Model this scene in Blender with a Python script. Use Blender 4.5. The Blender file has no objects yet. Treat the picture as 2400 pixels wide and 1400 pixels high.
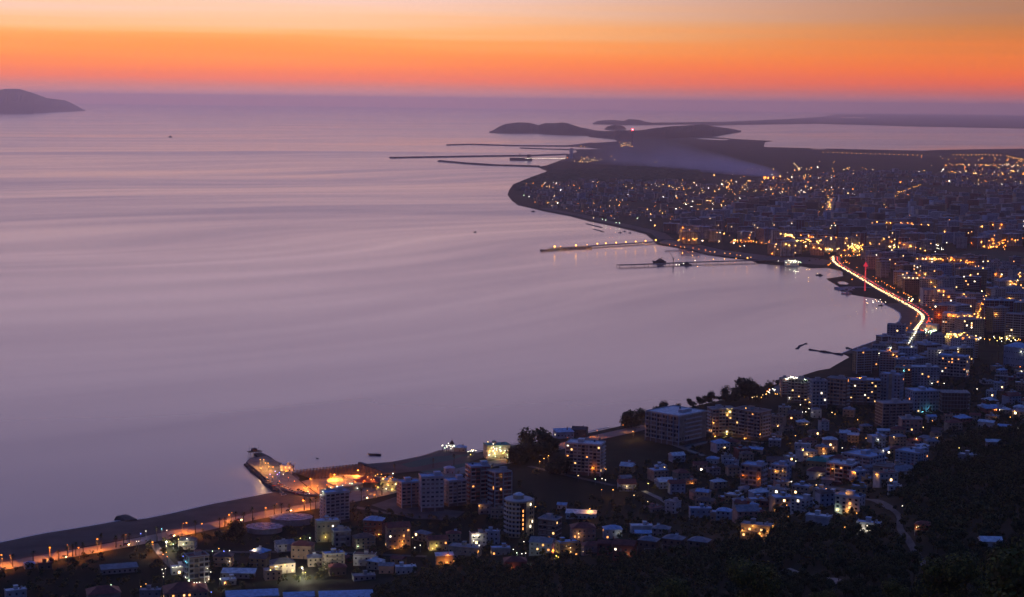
import bpy, math, random
import numpy as np
from mathutils import Vector, Matrix
from mathutils.geometry import delaunay_2d_cdt
random.seed(7)
PI = math.pi; R = math.radians
C = bpy.context.scene.collection
SC = bpy.context.scene

# ------------------------------------------------------------------ camera
FPX = 4100.0; CAMZ = 330.0
PITCH = math.atan(460/FPX); ROLL = 0.01167
fw = Vector((0, math.cos(PITCH), -math.sin(PITCH)))
u0 = Vector((0, math.sin(PITCH), math.cos(PITCH))); r0 = Vector((1, 0, 0))
rr = r0*math.cos(ROLL) + u0*math.sin(ROLL)
uu = -r0*math.sin(ROLL) + u0*math.cos(ROLL)
cam = bpy.data.cameras.new('camera'); camo = bpy.data.objects.new('camera', cam); C.objects.link(camo)
M = Matrix((rr, uu, -fw)).transposed().to_4x4(); M.translation = (0, 0, CAMZ)
camo.matrix_world = M
cam.sensor_width = 36; cam.lens = 36*FPX/2400
cam.clip_start = 1; cam.clip_end = 400000
SC.camera = camo

# ------------------------------------------------------------------ sky
world = bpy.data.worlds.new('World'); SC.world = world; world.use_nodes = True
nt = world.node_tree; nt.nodes.clear(); N = nt.nodes.new; L = nt.links.new
def nd(t, **k):
    n = N(t)
    for a, b in k.items(): setattr(n, a, b)
    return n
def mth(op, a, b=None, clamp=False):
    n = nd('ShaderNodeMath', operation=op, use_clamp=clamp)
    for i, v in enumerate((a, b)):
        if v is None: continue
        if isinstance(v, (int, float)): n.inputs[i].default_value = v
        else: L(v, n.inputs[i])
    return n.outputs[0]
def ramp(fac, pts, interp='LINEAR'):
    n = nd('ShaderNodeValToRGB'); cr = n.color_ramp; cr.interpolation = interp
    while len(cr.elements) > 1: cr.elements.remove(cr.elements[-1])
    cr.elements[0].position = pts[0][0]; cr.elements[0].color = (*pts[0][1], 1)
    for p, c in pts[1:]:
        e = cr.elements.new(p); e.color = (*c, 1)
    L(fac, n.inputs[0]); return n.outputs[0]
tc = nd('ShaderNodeTexCoord'); sep = nd('ShaderNodeSeparateXYZ'); L(tc.outputs['Generated'], sep.inputs[0])
X, Y, Z = sep.outputs
# thin horizontal cloud streaks bend the colour bands a little
mp = nd('ShaderNodeMapping'); mp.inputs['Scale'].default_value = (2.2, 2.2, 110); L(tc.outputs['Generated'], mp.inputs[0])
ns = nd('ShaderNodeTexNoise'); ns.inputs['Scale'].default_value = 1.3; ns.inputs['Detail'].default_value = 4; L(mp.outputs[0], ns.inputs[0])
wob = mth('MULTIPLY', mth('SUBTRACT', ns.outputs[0], 0.5), 0.022)
zz = mth('MAXIMUM', mth('ADD', Z, mth('MULTIPLY', wob, mth('MULTIPLY', Z, 26, True))), 0.0)
fac = mth('POWER', zz, 0.4)
HI = [(.398, (.74, .52, .61)), (.525, (.52, .40, .58)), (.625, (.20, .20, .46)), (.74, (.05, .09, .31)), (1, (.026, .066, .25))]
front = ramp(fac, [(0, (.78, .34, .30)), (.105, (.74, .30, .26)), (.142, (.72, .23, .18)), (.172, (.92, .20, .10)), (.203, (1.0, .235, .07)), (.232, (1.02, .30, .07)),
                   (.255, (1.0, .38, .11)), (.275, (.98, .47, .20)), (.300, (.90, .54, .37)), (.330, (.82, .55, .55))] + HI)
right = ramp(fac, [(0, (.50, .22, .23)), (.105, (.50, .165, .17)), (.142, (.60, .125, .09)), (.172, (.80, .125, .045)), (.203, (.84, .15, .03)), (.24, (.76, .175, .032)),
                   (.285, (.50, .17, .05)), (.33, (.32, .17, .12))] + [(p, tuple(v*.8 for v in c)) for p, c in HI])
back = ramp(fac, [(0, (.030, .026, .055)), (.3, (.030, .028, .07)), (.525, (.024, .034, .11)), (.74, (.024, .05, .20)), (1, (.026, .066, .25))])
def mix(f, a, b):
    n = nd('ShaderNodeMix', data_type='RGBA'); L(f, n.inputs[0]); L(a, n.inputs[6]); L(b, n.inputs[7]); return n.outputs[2]
def sstep(v, a, b):
    n = nd('ShaderNodeMapRange', interpolation_type='SMOOTHSTEP'); L(v, n.inputs[0]); n.inputs[1].default_value = a; n.inputs[2].default_value = b; return n.outputs[0]
colr = mix(sstep(X, -.12, .31), front, right)
colr = mix(sstep(mth('MULTIPLY', Y, -1), -.8, -.1), colr, back)
sk = nd('ShaderNodeTexSky', sky_type='NISHITA', sun_disc=False, sun_elevation=R(-2), sun_rotation=R(-10))
add = nd('ShaderNodeMix', data_type='RGBA', blend_type='ADD'); add.inputs[0].default_value = .05; L(colr, add.inputs[6]); L(sk.outputs[0], add.inputs[7])
bg = nd('ShaderNodeBackground'); bg.inputs[1].default_value = 1.0; L(add.outputs[2], bg.inputs[0])
L(bg.outputs[0], nd('ShaderNodeOutputWorld').inputs[0])
world.cycles.sampling_method = 'MANUAL'; world.cycles.sample_map_resolution = 1024

# ------------------------------------------------------------------ exposure and sampling (the sun is below the horizon: no sun lamp)
SC.view_settings.view_transform = 'Standard'; SC.view_settings.look = 'None'
SC.view_settings.exposure = 0.22; SC.view_settings.gamma = 1
SC.cycles.use_denoising = True; SC.cycles.denoiser = 'OPENIMAGEDENOISE'
SC.cycles.max_bounces = 4; SC.cycles.diffuse_bounces = 2; SC.cycles.glossy_bounces = 2; SC.cycles.transmission_bounces = 2
SC.cycles.volume_bounces = 2; SC.cycles.caustics_reflective = False; SC.cycles.caustics_refractive = False
SC.cycles.use_light_tree = True; SC.cycles.sample_clamp_indirect = 4; SC.cycles.use_adaptive_sampling = True; SC.cycles.adaptive_threshold = .02
SC.cycles.volume_step_rate = 1; SC.cycles.volume_max_steps = 64

# ------------------------------------------------------------------ ground shape and pixel-to-place helpers
A0 = (-170.0, 1160.0); B0 = (617.0, 2107.0)
_l = math.hypot(B0[0]-A0[0], B0[1]-A0[1]); NX, NY = (B0[1]-A0[1])/_l, -(B0[0]-A0[0])/_l
def hill(x, y):
    d = (x-A0[0])*NX + (y-A0[1])*NY
    w, s = 200.0, .30
    b = np.where(d < 0, 0, np.where(d < w, s*d*d/(2*w), s*(d-w/2)))
    bump = np.clip(d/200, 0, 1)*(3.2*np.sin(x/47+y/83)*np.cos(y/61-x/90) + 1.6*np.sin(x/21+1.3)*np.sin(y/27))
    return b + bump
def hh(x, y): return 2.0 + float(hill(x, y))
def ray(px, py):
    return (fw + rr*((px-1200)/FPX) + uu*((700-py)/FPX))
def G(px, py, z=0.0):                      # point on a level plane
    d = ray(px, py); t = (z-CAMZ)/d.z
    return Vector((d.x*t, d.y*t, z))
def W(px, py, up=0.0):                     # point on the land (or at a height above it)
    d = ray(px, py); t = 150.0; dt = 12.0; pt = t
    while t < 4000:
        if CAMZ + d.z*t <= hh(d.x*t, d.y*t) + up:
            a, b = pt, t
            for _ in range(14):
                m = (a+b)/2
                if CAMZ + d.z*m <= hh(d.x*m, d.y*m) + up: b = m
                else: a = m
            return Vector((d.x*b, d.y*b, hh(d.x*b, d.y*b)))
        pt = t; t += dt
    p = G(px, py, 2.0+up); p.z = 2.0
    return p
def mpp(p): return (p - Vector((0, 0, CAMZ))).dot(fw)/FPX
def pix(p):
    v = p - Vector((0, 0, CAMZ)); k = v.dot(fw)
    return 1200 + v.dot(rr)/k*FPX, 700 - v.dot(uu)/k*FPX

# ------------------------------------------------------------------ materials
MATS = {}
def mat(name, col, rough=.8, spec=.3, emit=None, es=0, noise=None, metal=0):
    if name in MATS: return MATS[name]
    m = bpy.data.materials.new(name); m.use_nodes = True; t = m.node_tree
    b = t.nodes['Principled BSDF']; b.inputs['Base Color'].default_value = (*col, 1)
    b.inputs['Roughness'].default_value = rough; b.inputs['Specular IOR Level'].default_value = spec; b.inputs['Metallic'].default_value = metal
    if noise:                               # (scale, low factor, high factor)
        tcn = t.nodes.new('ShaderNodeTexCoord'); n = t.nodes.new('ShaderNodeTexNoise'); n.inputs['Scale'].default_value = noise[0]; n.inputs['Detail'].default_value = 5
        g = t.nodes.new('ShaderNodeNewGeometry')
        t.links.new(g.outputs['Position'], n.inputs['Vector'])
        cr = t.nodes.new('ShaderNodeValToRGB'); cr.color_ramp.elements[0].position = .35; cr.color_ramp.elements[1].position = .68
        cr.color_ramp.elements[0].color = (*[c*noise[1] for c in col], 1); cr.color_ramp.elements[1].color = (*[min(1, c*noise[2]) for c in col], 1)
        t.links.new(n.outputs[0], cr.inputs[0]); t.links.new(cr.outputs[0], b.inputs['Base Color'])
    if emit:
        b.inputs['Emission Color'].default_value = (*emit, 1); b.inputs['Emission Strength'].default_value = es
    MATS[name] = m; return m
def emat(name, col, s): return mat(name, (.02, .02, .02), emit=col, es=s)
WALL = {'cream': (.52, .44, .33), 'white': (.66, .64, .62), 'grey': (.34, .33, .34), 'pink': (.52, .33, .28), 'ochre': (.50, .34, .17),
        'brick red': (.34, .13, .10), 'pale blue': (.40, .46, .56), 'beige': (.44, .37, .29), 'brown': (.22, .16, .13), 'peach': (.56, .38, .26)}
WM = {k: mat('wall paint '+k, tuple(c*.86 for c in v), .9, .2, noise=(.25, .72, 1.1)) for k, v in WALL.items()}
ROOF = {'red': (.24, .065, .045), 'pale': (.66, .68, .70), 'grey': (.25, .25, .27), 'dark': (.10, .10, .11), 'blue': (.34, .48, .66), 'green': (.03, .30, .22), 'brown': (.17, .10, .08)}  # blue: light blue-grey roofs with the sky's blue put into their colour
RM = {k: mat('roof cover '+k, v, .7, .35, noise=(.4, .7, 1.2)) for k, v in ROOF.items()}
glass = mat('dark window glass', (.018, .022, .03), .12, .5)
GL = [glass, glass, glass, mat('window with pale curtain', (.16, .15, .15), .3, .5), mat('closed roller shutter', (.26, .22, .19), .7), mat('window tinted like dusk reflection', (.05, .06, .09), .2, .6)]  # last glass has a dusk reflection put into its base colour
concrete = mat('raw concrete', (.30, .29, .28), .9, noise=(.3, .75, 1.15))
conc_dark = mat('dark concrete', (.12, .115, .11), .9, noise=(.2, .7, 1.2))
railing = mat('balcony render', (.46, .44, .44), .8)
LIT = [emat('lit window warm', (1, .55, .20), 2.2), emat('lit window amber', (1, .36, .09), 2.2), emat('lit window white', (1, .84, .6), 2.6)]
LITF = [emat('far lit window warm', (1, .58, .24), 6), emat('far lit window amber', (1, .38, .11), 6), emat('far lit window white', (1, .85, .62), 7)]
metal = mat('painted steel', (.10, .10, .11), .5, .5)
rock = mat('breakwater rock', (.075, .07, .07), .95, noise=(.15, .5, 1.4))
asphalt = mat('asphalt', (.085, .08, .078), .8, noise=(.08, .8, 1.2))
asph_lit = mat('lamplit asphalt tone', (.20, .18, .16), .8, noise=(.08, .85, 1.15))  # lighter copy of asphalt, its colour standing in for lamplight
paving = mat('promenade paving', (.20, .18, .165), .85, noise=(.12, .8, 1.15))
dirt = mat('pale dirt road', (.26, .23, .20), .95, noise=(.1, .75, 1.15))
sand = mat('beach sand', (.105, .078, .066), .95, noise=(.05, .75, 1.2))
bark = mat('bark', (.07, .05, .035), .95)
leafm = [mat('leaves dark', (.085, .088, .042), .9, .1), mat('leaves olive', (.16, .135, .05), .9, .1), mat('leaves deep', (.05, .056, .032), .9, .1)]
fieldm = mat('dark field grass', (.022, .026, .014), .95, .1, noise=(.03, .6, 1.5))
plot = mat('bare plot', (.10, .095, .09), .95, noise=(.05, .6, 1.3))
LC = {'sodium': (1, .25, .022), 'amber': (1, .42, .08), 'white': (1, .90, .68), 'green': (.72, 1, .62), 'warm': (1, .62, .26), 'blue': (.15, .22, 1), 'cyan': (.2, .8, 1), 'red': (1, .04, .06), 'yellow': (1, .74, .18), 'violet': (.45, .25, 1)}
def lampmat(c, s): return emat('lamp glow %s %g' % (c, s), LC[c], s)

# ground: scrub, dry grass and bare earth in patches
def ground_mat():
    m = bpy.data.materials.new('ground scrub and earth'); m.use_nodes = True; t = m.node_tree; b = t.nodes['Principled BSDF']
    g = t.nodes.new('ShaderNodeNewGeometry')
    def nz(s, d):
        n = t.nodes.new('ShaderNodeTexNoise'); n.inputs['Scale'].default_value = s; n.inputs['Detail'].default_value = d
        t.links.new(g.outputs['Position'], n.inputs['Vector']); return n.outputs[0]
    cr = t.nodes.new('ShaderNodeValToRGB'); e = cr.color_ramp
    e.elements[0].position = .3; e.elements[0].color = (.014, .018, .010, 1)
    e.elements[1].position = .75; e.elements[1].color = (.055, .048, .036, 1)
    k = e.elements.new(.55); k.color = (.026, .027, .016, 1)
    ad = t.nodes.new('ShaderNodeMath'); ad.operation = 'MULTIPLY_ADD'; ad.inputs[1].default_value = .35
    a = nz(.004, 6); c = nz(.06, 4)
    t.links.new(c, ad.inputs[0]); 
    sc = t.nodes.new('ShaderNodeMath'); sc.operation = 'MULTIPLY'; sc.inputs[1].default_value = .65; t.links.new(a, sc.inputs[0]); t.links.new(sc.outputs[0], ad.inputs[2])
    t.links.new(ad.outputs[0], cr.inputs[0]); t.links.new(cr.outputs[0], b.inputs['Base Color'])
    b.inputs['Roughness'].default_value = .95; b.inputs['Specular IOR Level'].default_value = .1
    return m
groundm = ground_mat()

def water_mat():
    m = bpy.data.materials.new('calm sea'); m.use_nodes = True; t = m.node_tree; b = t.nodes['Principled BSDF']
    g = t.nodes.new('ShaderNodeNewGeometry')
    wn = t.nodes.new('ShaderNodeTexNoise'); wn.inputs['Scale'].default_value = .00022; wn.inputs['Detail'].default_value = 2; t.links.new(g.outputs['Position'], wn.inputs['Vector'])
    wv = t.nodes.new('ShaderNodeVectorMath'); wv.operation = 'MULTIPLY_ADD'; wv.inputs[1].default_value = (2600, 3000, 0); t.links.new(wn.outputs['Color'], wv.inputs[0]); t.links.new(g.outputs['Position'], wv.inputs[2])
    def nz(scale, rot, s, d, dist=0):
        mp = t.nodes.new('ShaderNodeMapping'); mp.vector_type = 'TEXTURE'; mp.inputs['Scale'].default_value = scale; mp.inputs['Rotation'].default_value = (0, 0, rot)
        t.links.new(wv.outputs[0], mp.inputs[0])
        n = t.nodes.new('ShaderNodeTexNoise'); n.inputs['Scale'].default_value = s; n.inputs['Detail'].default_value = d; n.inputs['Distortion'].default_value = dist
        t.links.new(mp.outputs[0], n.inputs['Vector']); return n.outputs[0]
    # slicks: long bands of smoother and rougher water
    a = nz((4600, 950, 1), R(24), 1.0, 3.5, .5)
    c = nz((1500, 190, 1), R(33), 1.0, 5, .5)
    mx = t.nodes.new('ShaderNodeMath'); mx.operation = 'MULTIPLY_ADD'; mx.inputs[1].default_value = .36; t.links.new(c, mx.inputs[0])
    s2 = t.nodes.new('ShaderNodeMath'); s2.operation = 'MULTIPLY'; s2.inputs[1].default_value = .64; t.links.new(a, s2.inputs[0]); t.links.new(s2.outputs[0], mx.inputs[2])
    mr = t.nodes.new('ShaderNodeMapRange'); mr.inputs[1].default_value = .38; mr.inputs[2].default_value = .62; mr.inputs[3].default_value = .135; mr.inputs[4].default_value = .25
    t.links.new(mx.outputs[0], mr.inputs[0]); t.links.new(mr.outputs[0], b.inputs['Roughness'])
    b.inputs['Base Color'].default_value = (.18, .155, .18, 1); b.inputs['IOR'].default_value = 1.33; b.inputs['Specular IOR Level'].default_value = .75
    return m
waterm = water_mat()

# ------------------------------------------------------------------ mesh builder
ICO = None
def ico():
    global ICO
    if ICO is None:
        p = (1+5**.5)/2; v = [(-1, p, 0), (1, p, 0), (-1, -p, 0), (1, -p, 0), (0, -1, p), (0, 1, p), (0, -1, -p), (0, 1, -p), (p, 0, -1), (p, 0, 1), (-p, 0, -1), (-p, 0, 1)]
        l = math.hypot(1, p); v = [(a/l, b/l, c/l) for a, b, c in v]
        f = [(0, 11, 5), (0, 5, 1), (0, 1, 7), (0, 7, 10), (0, 10, 11), (1, 5, 9), (5, 11, 4), (11, 10, 2), (10, 7, 6), (7, 1, 8), (3, 9, 4), (3, 4, 2), (3, 2, 6), (3, 6, 8), (3, 8, 9), (4, 9, 5), (2, 4, 11), (6, 2, 10), (8, 6, 7), (9, 8, 1)]
        ICO = (v, f)
    return ICO
class MB:
    def __init__(s): s.v = []; s.f = []; s.m = []; s.mats = []
    def mi(s, m):
        if m not in s.mats: s.mats.append(m)
        return s.mats.index(m)
    def add(s, vs, fs, m):
        o = len(s.v); s.v += [tuple(p) for p in vs]; k = s.mi(m)
        for f in fs: s.f.append(tuple(i+o for i in f)); s.m.append(k)
    def box(s, x0, x1, y0, y1, z0, z1, m):
        s.add([(x0, y0, z0), (x1, y0, z0), (x1, y1, z0), (x0, y1, z0), (x0, y0, z1), (x1, y0, z1), (x1, y1, z1), (x0, y1, z1)],
              [(0, 3, 2, 1), (4, 5, 6, 7), (0, 1, 5, 4), (1, 2, 6, 5), (2, 3, 7, 6), (3, 0, 4, 7)], m)
    def prism(s, poly, z0, z1, m, mt=None):
        n = len(poly); vs = [(x, y, z0) for x, y in poly] + [(x, y, z1) for x, y in poly]
        s.add(vs, [(i, (i+1) % n, n+(i+1) % n, n+i) for i in range(n)], m)
        s.add([(x, y, z1) for x, y in poly], [tuple(range(n))], mt or m)
    def cyl(s, x, y, z0, z1, r0, r1, m, n=8):
        a = [(x+r0*math.cos(2*PI*i/n), y+r0*math.sin(2*PI*i/n), z0) for i in range(n)]
        b = [(x+r1*math.cos(2*PI*i/n), y+r1*math.sin(2*PI*i/n), z1) for i in range(n)]
        s.add(a+b, [(i, (i+1) % n, n+(i+1) % n, n+i) for i in range(n)]+[tuple(range(n, 2*n))], m)
    def tube(s, p, q, r, m, n=4, r2=None):
        p = Vector(p); q = Vector(q); d = (q-p).normalized(); a = d.orthogonal().normalized(); b = d.cross(a); r2 = r if r2 is None else r2
        vs = [p+(a*math.cos(2*PI*i/n)+b*math.sin(2*PI*i/n))*r for i in range(n)]+[q+(a*math.cos(2*PI*i/n)+b*math.sin(2*PI*i/n))*r2 for i in range(n)]
        s.add(vs, [(i, (i+1) % n, n+(i+1) % n, n+i) for i in range(n)]+[tuple(range(n, 2*n))], m)
    def ball(s, x, y, z, r, m, sz=1):
        v, f = ico(); s.add([(x+a*r, y+b*r, z+c*r*sz) for a, b, c in v], f, m)
    def hip(s, x0, x1, y0, y1, z, h, m, gable=False, along='x'):
        if along == 'x':
            k = 0 if gable else min((x1-x0)/2*.98, (y1-y0)/2); ym = (y0+y1)/2
            v = [(x0, y0, z), (x1, y0, z), (x1, y1, z), (x0, y1, z), (x0+k, ym, z+h), (x1-k, ym, z+h)]
            f = [(0, 1, 5, 4), (2, 3, 4, 5), (1, 2, 5), (3, 0, 4), (3, 2, 1, 0)]
        else:
            k = 0 if gable else min((y1-y0)/2*.98, (x1-x0)/2); xm = (x0+x1)/2
            v = [(x0, y0, z), (x1, y0, z), (x1, y1, z), (x0, y1, z), (xm, y0+k, z+h), (xm, y1-k, z+h)]
            f = [(1, 2, 5, 4), (3, 0, 4, 5), (0, 1, 4), (2, 3, 5), (3, 2, 1, 0)]
        s.add(v, f, m)
    def mesh(s, name):
        me = bpy.data.meshes.new(name); me.from_pydata(s.v, [], s.f)
        for m in s.mats: me.materials.append(m)
        me.polygons.foreach_set('material_index', s.m); me.update(); return me
    def build(s, name, parent=None, loc=None, rz=0):
        return place(s.mesh(name), name, parent, loc, rz)
def place(me, name, parent=None, loc=None, rz=0, sc=None):
    o = bpy.data.objects.new(name, me); C.objects.link(o)
    if parent: o.parent = parent
    if loc is not None: o.location = loc
    if rz: o.rotation_euler.z = rz
    if sc: o.scale = sc if isinstance(sc, tuple) else (sc, sc, sc)
    return o
def tag(o, label, cat, group=None):
    o['label'] = label; o['category'] = cat
    if group: o['group'] = group
    return o
def struct(o, kind='structure'): o['kind'] = kind; return o
def root(name, loc, rz=0, sc=None): return place(None, name, None, loc, rz, sc)
def arr(verts, faces, mats, name, mi=None):      # big merged meshes from numpy
    me = bpy.data.meshes.new(name); nv, nf, k = len(verts), len(faces), faces.shape[1]
    me.vertices.add(nv); me.vertices.foreach_set('co', verts.astype(np.float32).ravel())
    me.loops.add(nf*k); me.loops.foreach_set('vertex_index', faces.astype(np.int32).ravel())
    me.polygons.add(nf); me.polygons.foreach_set('loop_start', np.arange(0, nf*k, k, dtype=np.int32))
    for m in mats: me.materials.append(m)
    if mi is not None: me.polygons.foreach_set('material_index', mi.astype(np.int32))
    me.update(calc_edges=True); me.validate(); return me

# ------------------------------------------------------------------ sea and land
s = MB(); s.add([(-60000, -3000, 0), (60000, -3000, 0), (60000, 92000, 0), (-60000, 92000, 0)], [(0, 1, 2, 3)], waterm)
struct(s.build('water'))

SHORE = [(-420, 1352), (-60, 1285), (0, 1273), (100, 1252), (200, 1236), (278, 1222), (300, 1222), (345, 1216), (400, 1205), (500, 1182), (600, 1163), (648, 1153),
         (672, 1140), (690, 1121), (680, 1110), (760, 1100), (840, 1090), (920, 1083), (986, 1070), (1031, 1056), (1066, 1057), (1114, 1058), (1186, 1043), (1234, 1036), (1294, 1023),
         (1337, 1007), (1374, 1013), (1428, 1001), (1446, 997), (1514, 976), (1560, 965), (1650, 945), (1750, 920), (1800, 904), (1826, 896), (1871, 880), (1914, 867),
         (1937, 863), (1983, 837), (1971, 830), (2000, 818), (2051, 800), (2077, 787), (2103, 764), (2113, 744), (2110, 734), (2094, 724), (2071, 713), (2051, 701), (2043, 701),
         (2017, 696), (1989, 691), (1957, 679), (1962, 673), (1946, 663), (1931, 653), (1952, 650), (1971, 647), (1971, 636), (1937, 629), (1900, 630), (1869, 624), (1817, 623), (1800, 621),
         (1770, 618), (1751, 610), (1697, 604), (1657, 597), (1623, 590), (1583, 580), (1543, 574), (1534, 568), (1531, 563), (1514, 549), (1480, 540), (1437, 530), (1383, 519), (1337, 507), (1277, 496),
         (1254, 490), (1214, 481), (1200, 470), (1190, 458), (1193, 447), (1203, 433), (1227, 423), (1283, 402), (1260, 392), (1280, 389), (1310, 378), (1327, 372), (1327, 363), (1353, 357),
         (1350, 353), (1300, 351), (1410, 350), (1383, 347), (1320, 343), (1390, 336), (1447, 332), (1440, 327), (1383, 319), (1300, 316), (1250, 313), (1147, 312.5)]
BACK = [(1180, 307), (1300, 301), (1350, 298), (1372, 301), (1395, 306), (1440, 309), (1480, 308), (1525, 303), (1590, 299), (1683, 297.5), (1737, 310), (1670, 322), (1733, 327), (1813, 331), (1793, 334),
        (1790, 345), (1900, 348), (2067, 352), (2167, 354), (2200, 352), (2400, 349), (2700, 348)]
shore_w = [G(*p) for p in SHORE]; SHW = np.array([(p.x, p.y) for p in shore_w])
def shore_dist(P):
    d = np.full(len(P), 1e9)
    for a, b in zip(SHW[:-1], SHW[1:]):
        ab = b-a; t = np.clip(((P-a) @ ab)/(ab @ ab+1e-9), 0, 1); q = a+t[:, None]*ab
        d = np.minimum(d, np.hypot(*(P-q).T))
    return d
def inpoly(P, poly):
    poly = np.asarray(poly); x, y = P[:, 0], P[:, 1]; r = np.zeros(len(P), bool); j = len(poly)-1
    for i in range(len(poly)):
        xi, yi = poly[i]; xj, yj = poly[j]
        r ^= ((yi > y) != (yj > y)) & (x < (xj-xi)*(y-yi)/(yj-yi+1e-12)+xi); j = i
    return r
land = [(p.x, p.y) for p in shore_w]+[(p.x, p.y) for p in (G(*q) for q in BACK)]+[(30000, 20000), (9000, -1500), (-900, -1500), (-1500, 300)]
gx, gy = np.meshgrid(np.arange(-700, 1900, 26), np.arange(-1400, 4200, 26)); gp = np.stack([gx.ravel(), gy.ravel()], 1).astype(float)
LANDP = np.array(land)
gp = gp[inpoly(gp, LANDP)]; gp = gp[shore_dist(gp) > 24]
gx2, gy2 = np.meshgrid(np.arange(1900, 9000, 400), np.arange(-1200, 12000, 400)); g2 = np.stack([gx2.ravel(), gy2.ravel()], 1).astype(float); g2 = g2[inpoly(g2, LANDP)]
allp = [tuple(p) for p in land]+[tuple(p) for p in gp]+[tuple(p) for p in g2]
nb = len(land)
vo, _, fo, *_ = delaunay_2d_cdt([Vector((x/1000, y/1000)) for x, y in allp], [(i, (i+1) % nb) for i in range(nb)], [], 1, 1e-7)
nsh = set(); tree = {}
V = np.array([(v.x*1000, v.y*1000) for v in vo]); zz_ = 2.0+hill(V[:, 0], V[:, 1])
edge = np.array(land)
for q in edge[:len(SHORE)+len(BACK)]:
    zz_[np.hypot(*(V-q).T) < .5] = -.3 if q[1] < 4000 and q[0] < 1850 else 1.6
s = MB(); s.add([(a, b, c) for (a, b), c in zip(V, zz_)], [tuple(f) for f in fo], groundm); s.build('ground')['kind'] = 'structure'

def sheet(name, pts, m, z=2.05, kind='structure', plane=True):
    w = [G(*p) for p in pts]; vo, _, fo, *_ = delaunay_2d_cdt([Vector((p.x/1000, p.y/1000)) for p in w], [(i, (i+1) % len(w)) for i in range(len(w))], [], 1, 1e-8)
    s = MB(); s.add([(v.x*1000, v.y*1000, z) for v in vo], [tuple(f) for f in fo], m); o = s.build(name); o['kind'] = kind; return o
FAR = [(1388, 292), (1420, 289), (1500, 288.5), (1600, 287), (1700, 286), (1833, 280), (1917, 275), (1953, 271.5), (1930, 268.8), (2000, 268), (2150, 268.5), (2300, 270), (2700, 275),
       (2700, 308), (2400, 302), (2133, 297), (2033, 294), (1917, 291), (1767, 293), (1683, 295), (1600, 292.5), (1560, 293.5), (1480, 294.5)]
sheet('far_land', FAR, groundm, 3)
sheet('lagoon_pond', [(1965, 276), (1985, 275), (2030, 276.2), (2028, 278), (1990, 277.4)], waterm, 3.6)
sheet('tidal_inlet', [(1626, 326), (1650, 325), (1700, 327), (1712, 329), (1690, 329.5), (1650, 327.5)], waterm, 2.3)
sheet('lagoon_shallows', [(1900, 349), (1935, 349.5), (1932, 351), (1905, 350.5)], waterm, 2.3)

# beach strips and the pale line of surf
def strip(pts, offs, zs, m, name, side=1, kind='structure'):
    P = [Vector((p.x, p.y)) for p in pts]; rows = []
    for i, p in enumerate(P):
        a = P[max(0, i-1)]; b = P[min(len(P)-1, i+1)]; d = (b-a).normalized(); n = Vector((d.y, -d.x))*side
        rows.append([p+n*o for o in offs])
    s = MB(); k = len(offs); vs = [(q.x, q.y, z) for r_ in rows for q, z in zip(r_, zs)]
    s.add(vs, [(i*k+j, i*k+j+1, (i+1)*k+j+1, (i+1)*k+j) for i in range(len(P)-1) for j in range(k-1)], m)
    o = s.build(name); o['kind'] = kind; return o
def dense(pts, step=25):
    out = []
    for a, b in zip(pts[:-1], pts[1:]):
        n = max(1, int((b-a).length/step)); out += [a.lerp(b, i/n) for i in range(n)]
    return out+[pts[-1]]
surf = mat('surf line', (.62, .58, .58), .6)
def shore_seg(i0, i1): return [G(*p) for p in SHORE[i0:i1]]
strip(dense(shore_seg(0, 12)), (0, 8, 22, 40, 62), (.3, 1.5, 2.3, 2.5, 2.52), sand, 'beach')
strip(dense(shore_seg(0, 12)), (-2.4, .7), (.06, .34), surf, 'surf')
strip(dense(shore_seg(14, 20)), (0, 8, 22, 40, 58), (.3, 1.5, 2.3, 2.5, 2.52), sand, 'beach')
strip(dense(shore_seg(39, 48)), (0, 12, 26, 50, 66), (.3, 1.5, 2.3, 2.5, 2.52), sand, 'beach')
strip(dense(shore_seg(39, 48)), (-2.2, .6), (.06, .34), surf, 'surf')
strip(dense(shore_seg(20, 28)), (-1.4, .6), (.06, .34), surf, 'surf')
_i = SHORE.index((1531, 563)); strip(dense(shore_seg(_i, _i+8)), (0, 20, 50), (.3, 2.3, 2.5), sand, 'beach')

# hills: real ridges with rounded cross sections
def ridge(name, base, top, depth, m=groundm, seed=1):
    rnd = random.Random(seed); xs = sorted({p[0] for p in base}|{p[0] for p in top}|set(np.linspace(base[0][0], base[-1][0], 60)))
    xs = [x for x in xs if base[0][0] <= x <= base[-1][0]]
    bx, by = zip(*base); tx, ty = zip(*top); K = 12; rows = []
    for x in xs:
        p = G(x, float(np.interp(x, bx, by))); y = float(np.interp(x, tx, ty)); d = Vector((p.x, p.y, 0)).normalized()
        q = p+d*depth*.45; dr = ray(x, y); t = math.hypot(q.x, q.y)/math.hypot(dr.x, dr.y); h = max(2, CAMZ+dr.z*t)
        rows.append([(p.x+d.x*depth*k/K, p.y+d.y*depth*k/K, h*min(1, math.sin(PI*(k/K)**.86)**.75)*(1 if k in (5, 6) else rnd.uniform(.9, 1.0)) if 0 < k < K else -1) for k in range(K+1)])
    s = MB(); k = K+1; s.add([v for r_ in rows for v in r_], [(i*k+j, (i+1)*k+j, (i+1)*k+j+1, i*k+j+1) for i in range(len(rows)-1) for j in range(K)], m)
    o = s.build(name); o['kind'] = 'structure'; return o
ridge('island_hill', [(-160, 271), (0, 267), (80, 266), (120, 263.5), (200, 260.5)], [(-160, 236), (-60, 219), (0, 211), (15, 208.5), (45, 208.5), (75, 217), (110, 230), (135, 233), (152, 235), (162, 239), (185, 251), (200, 260)], 5200, seed=2)
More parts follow.
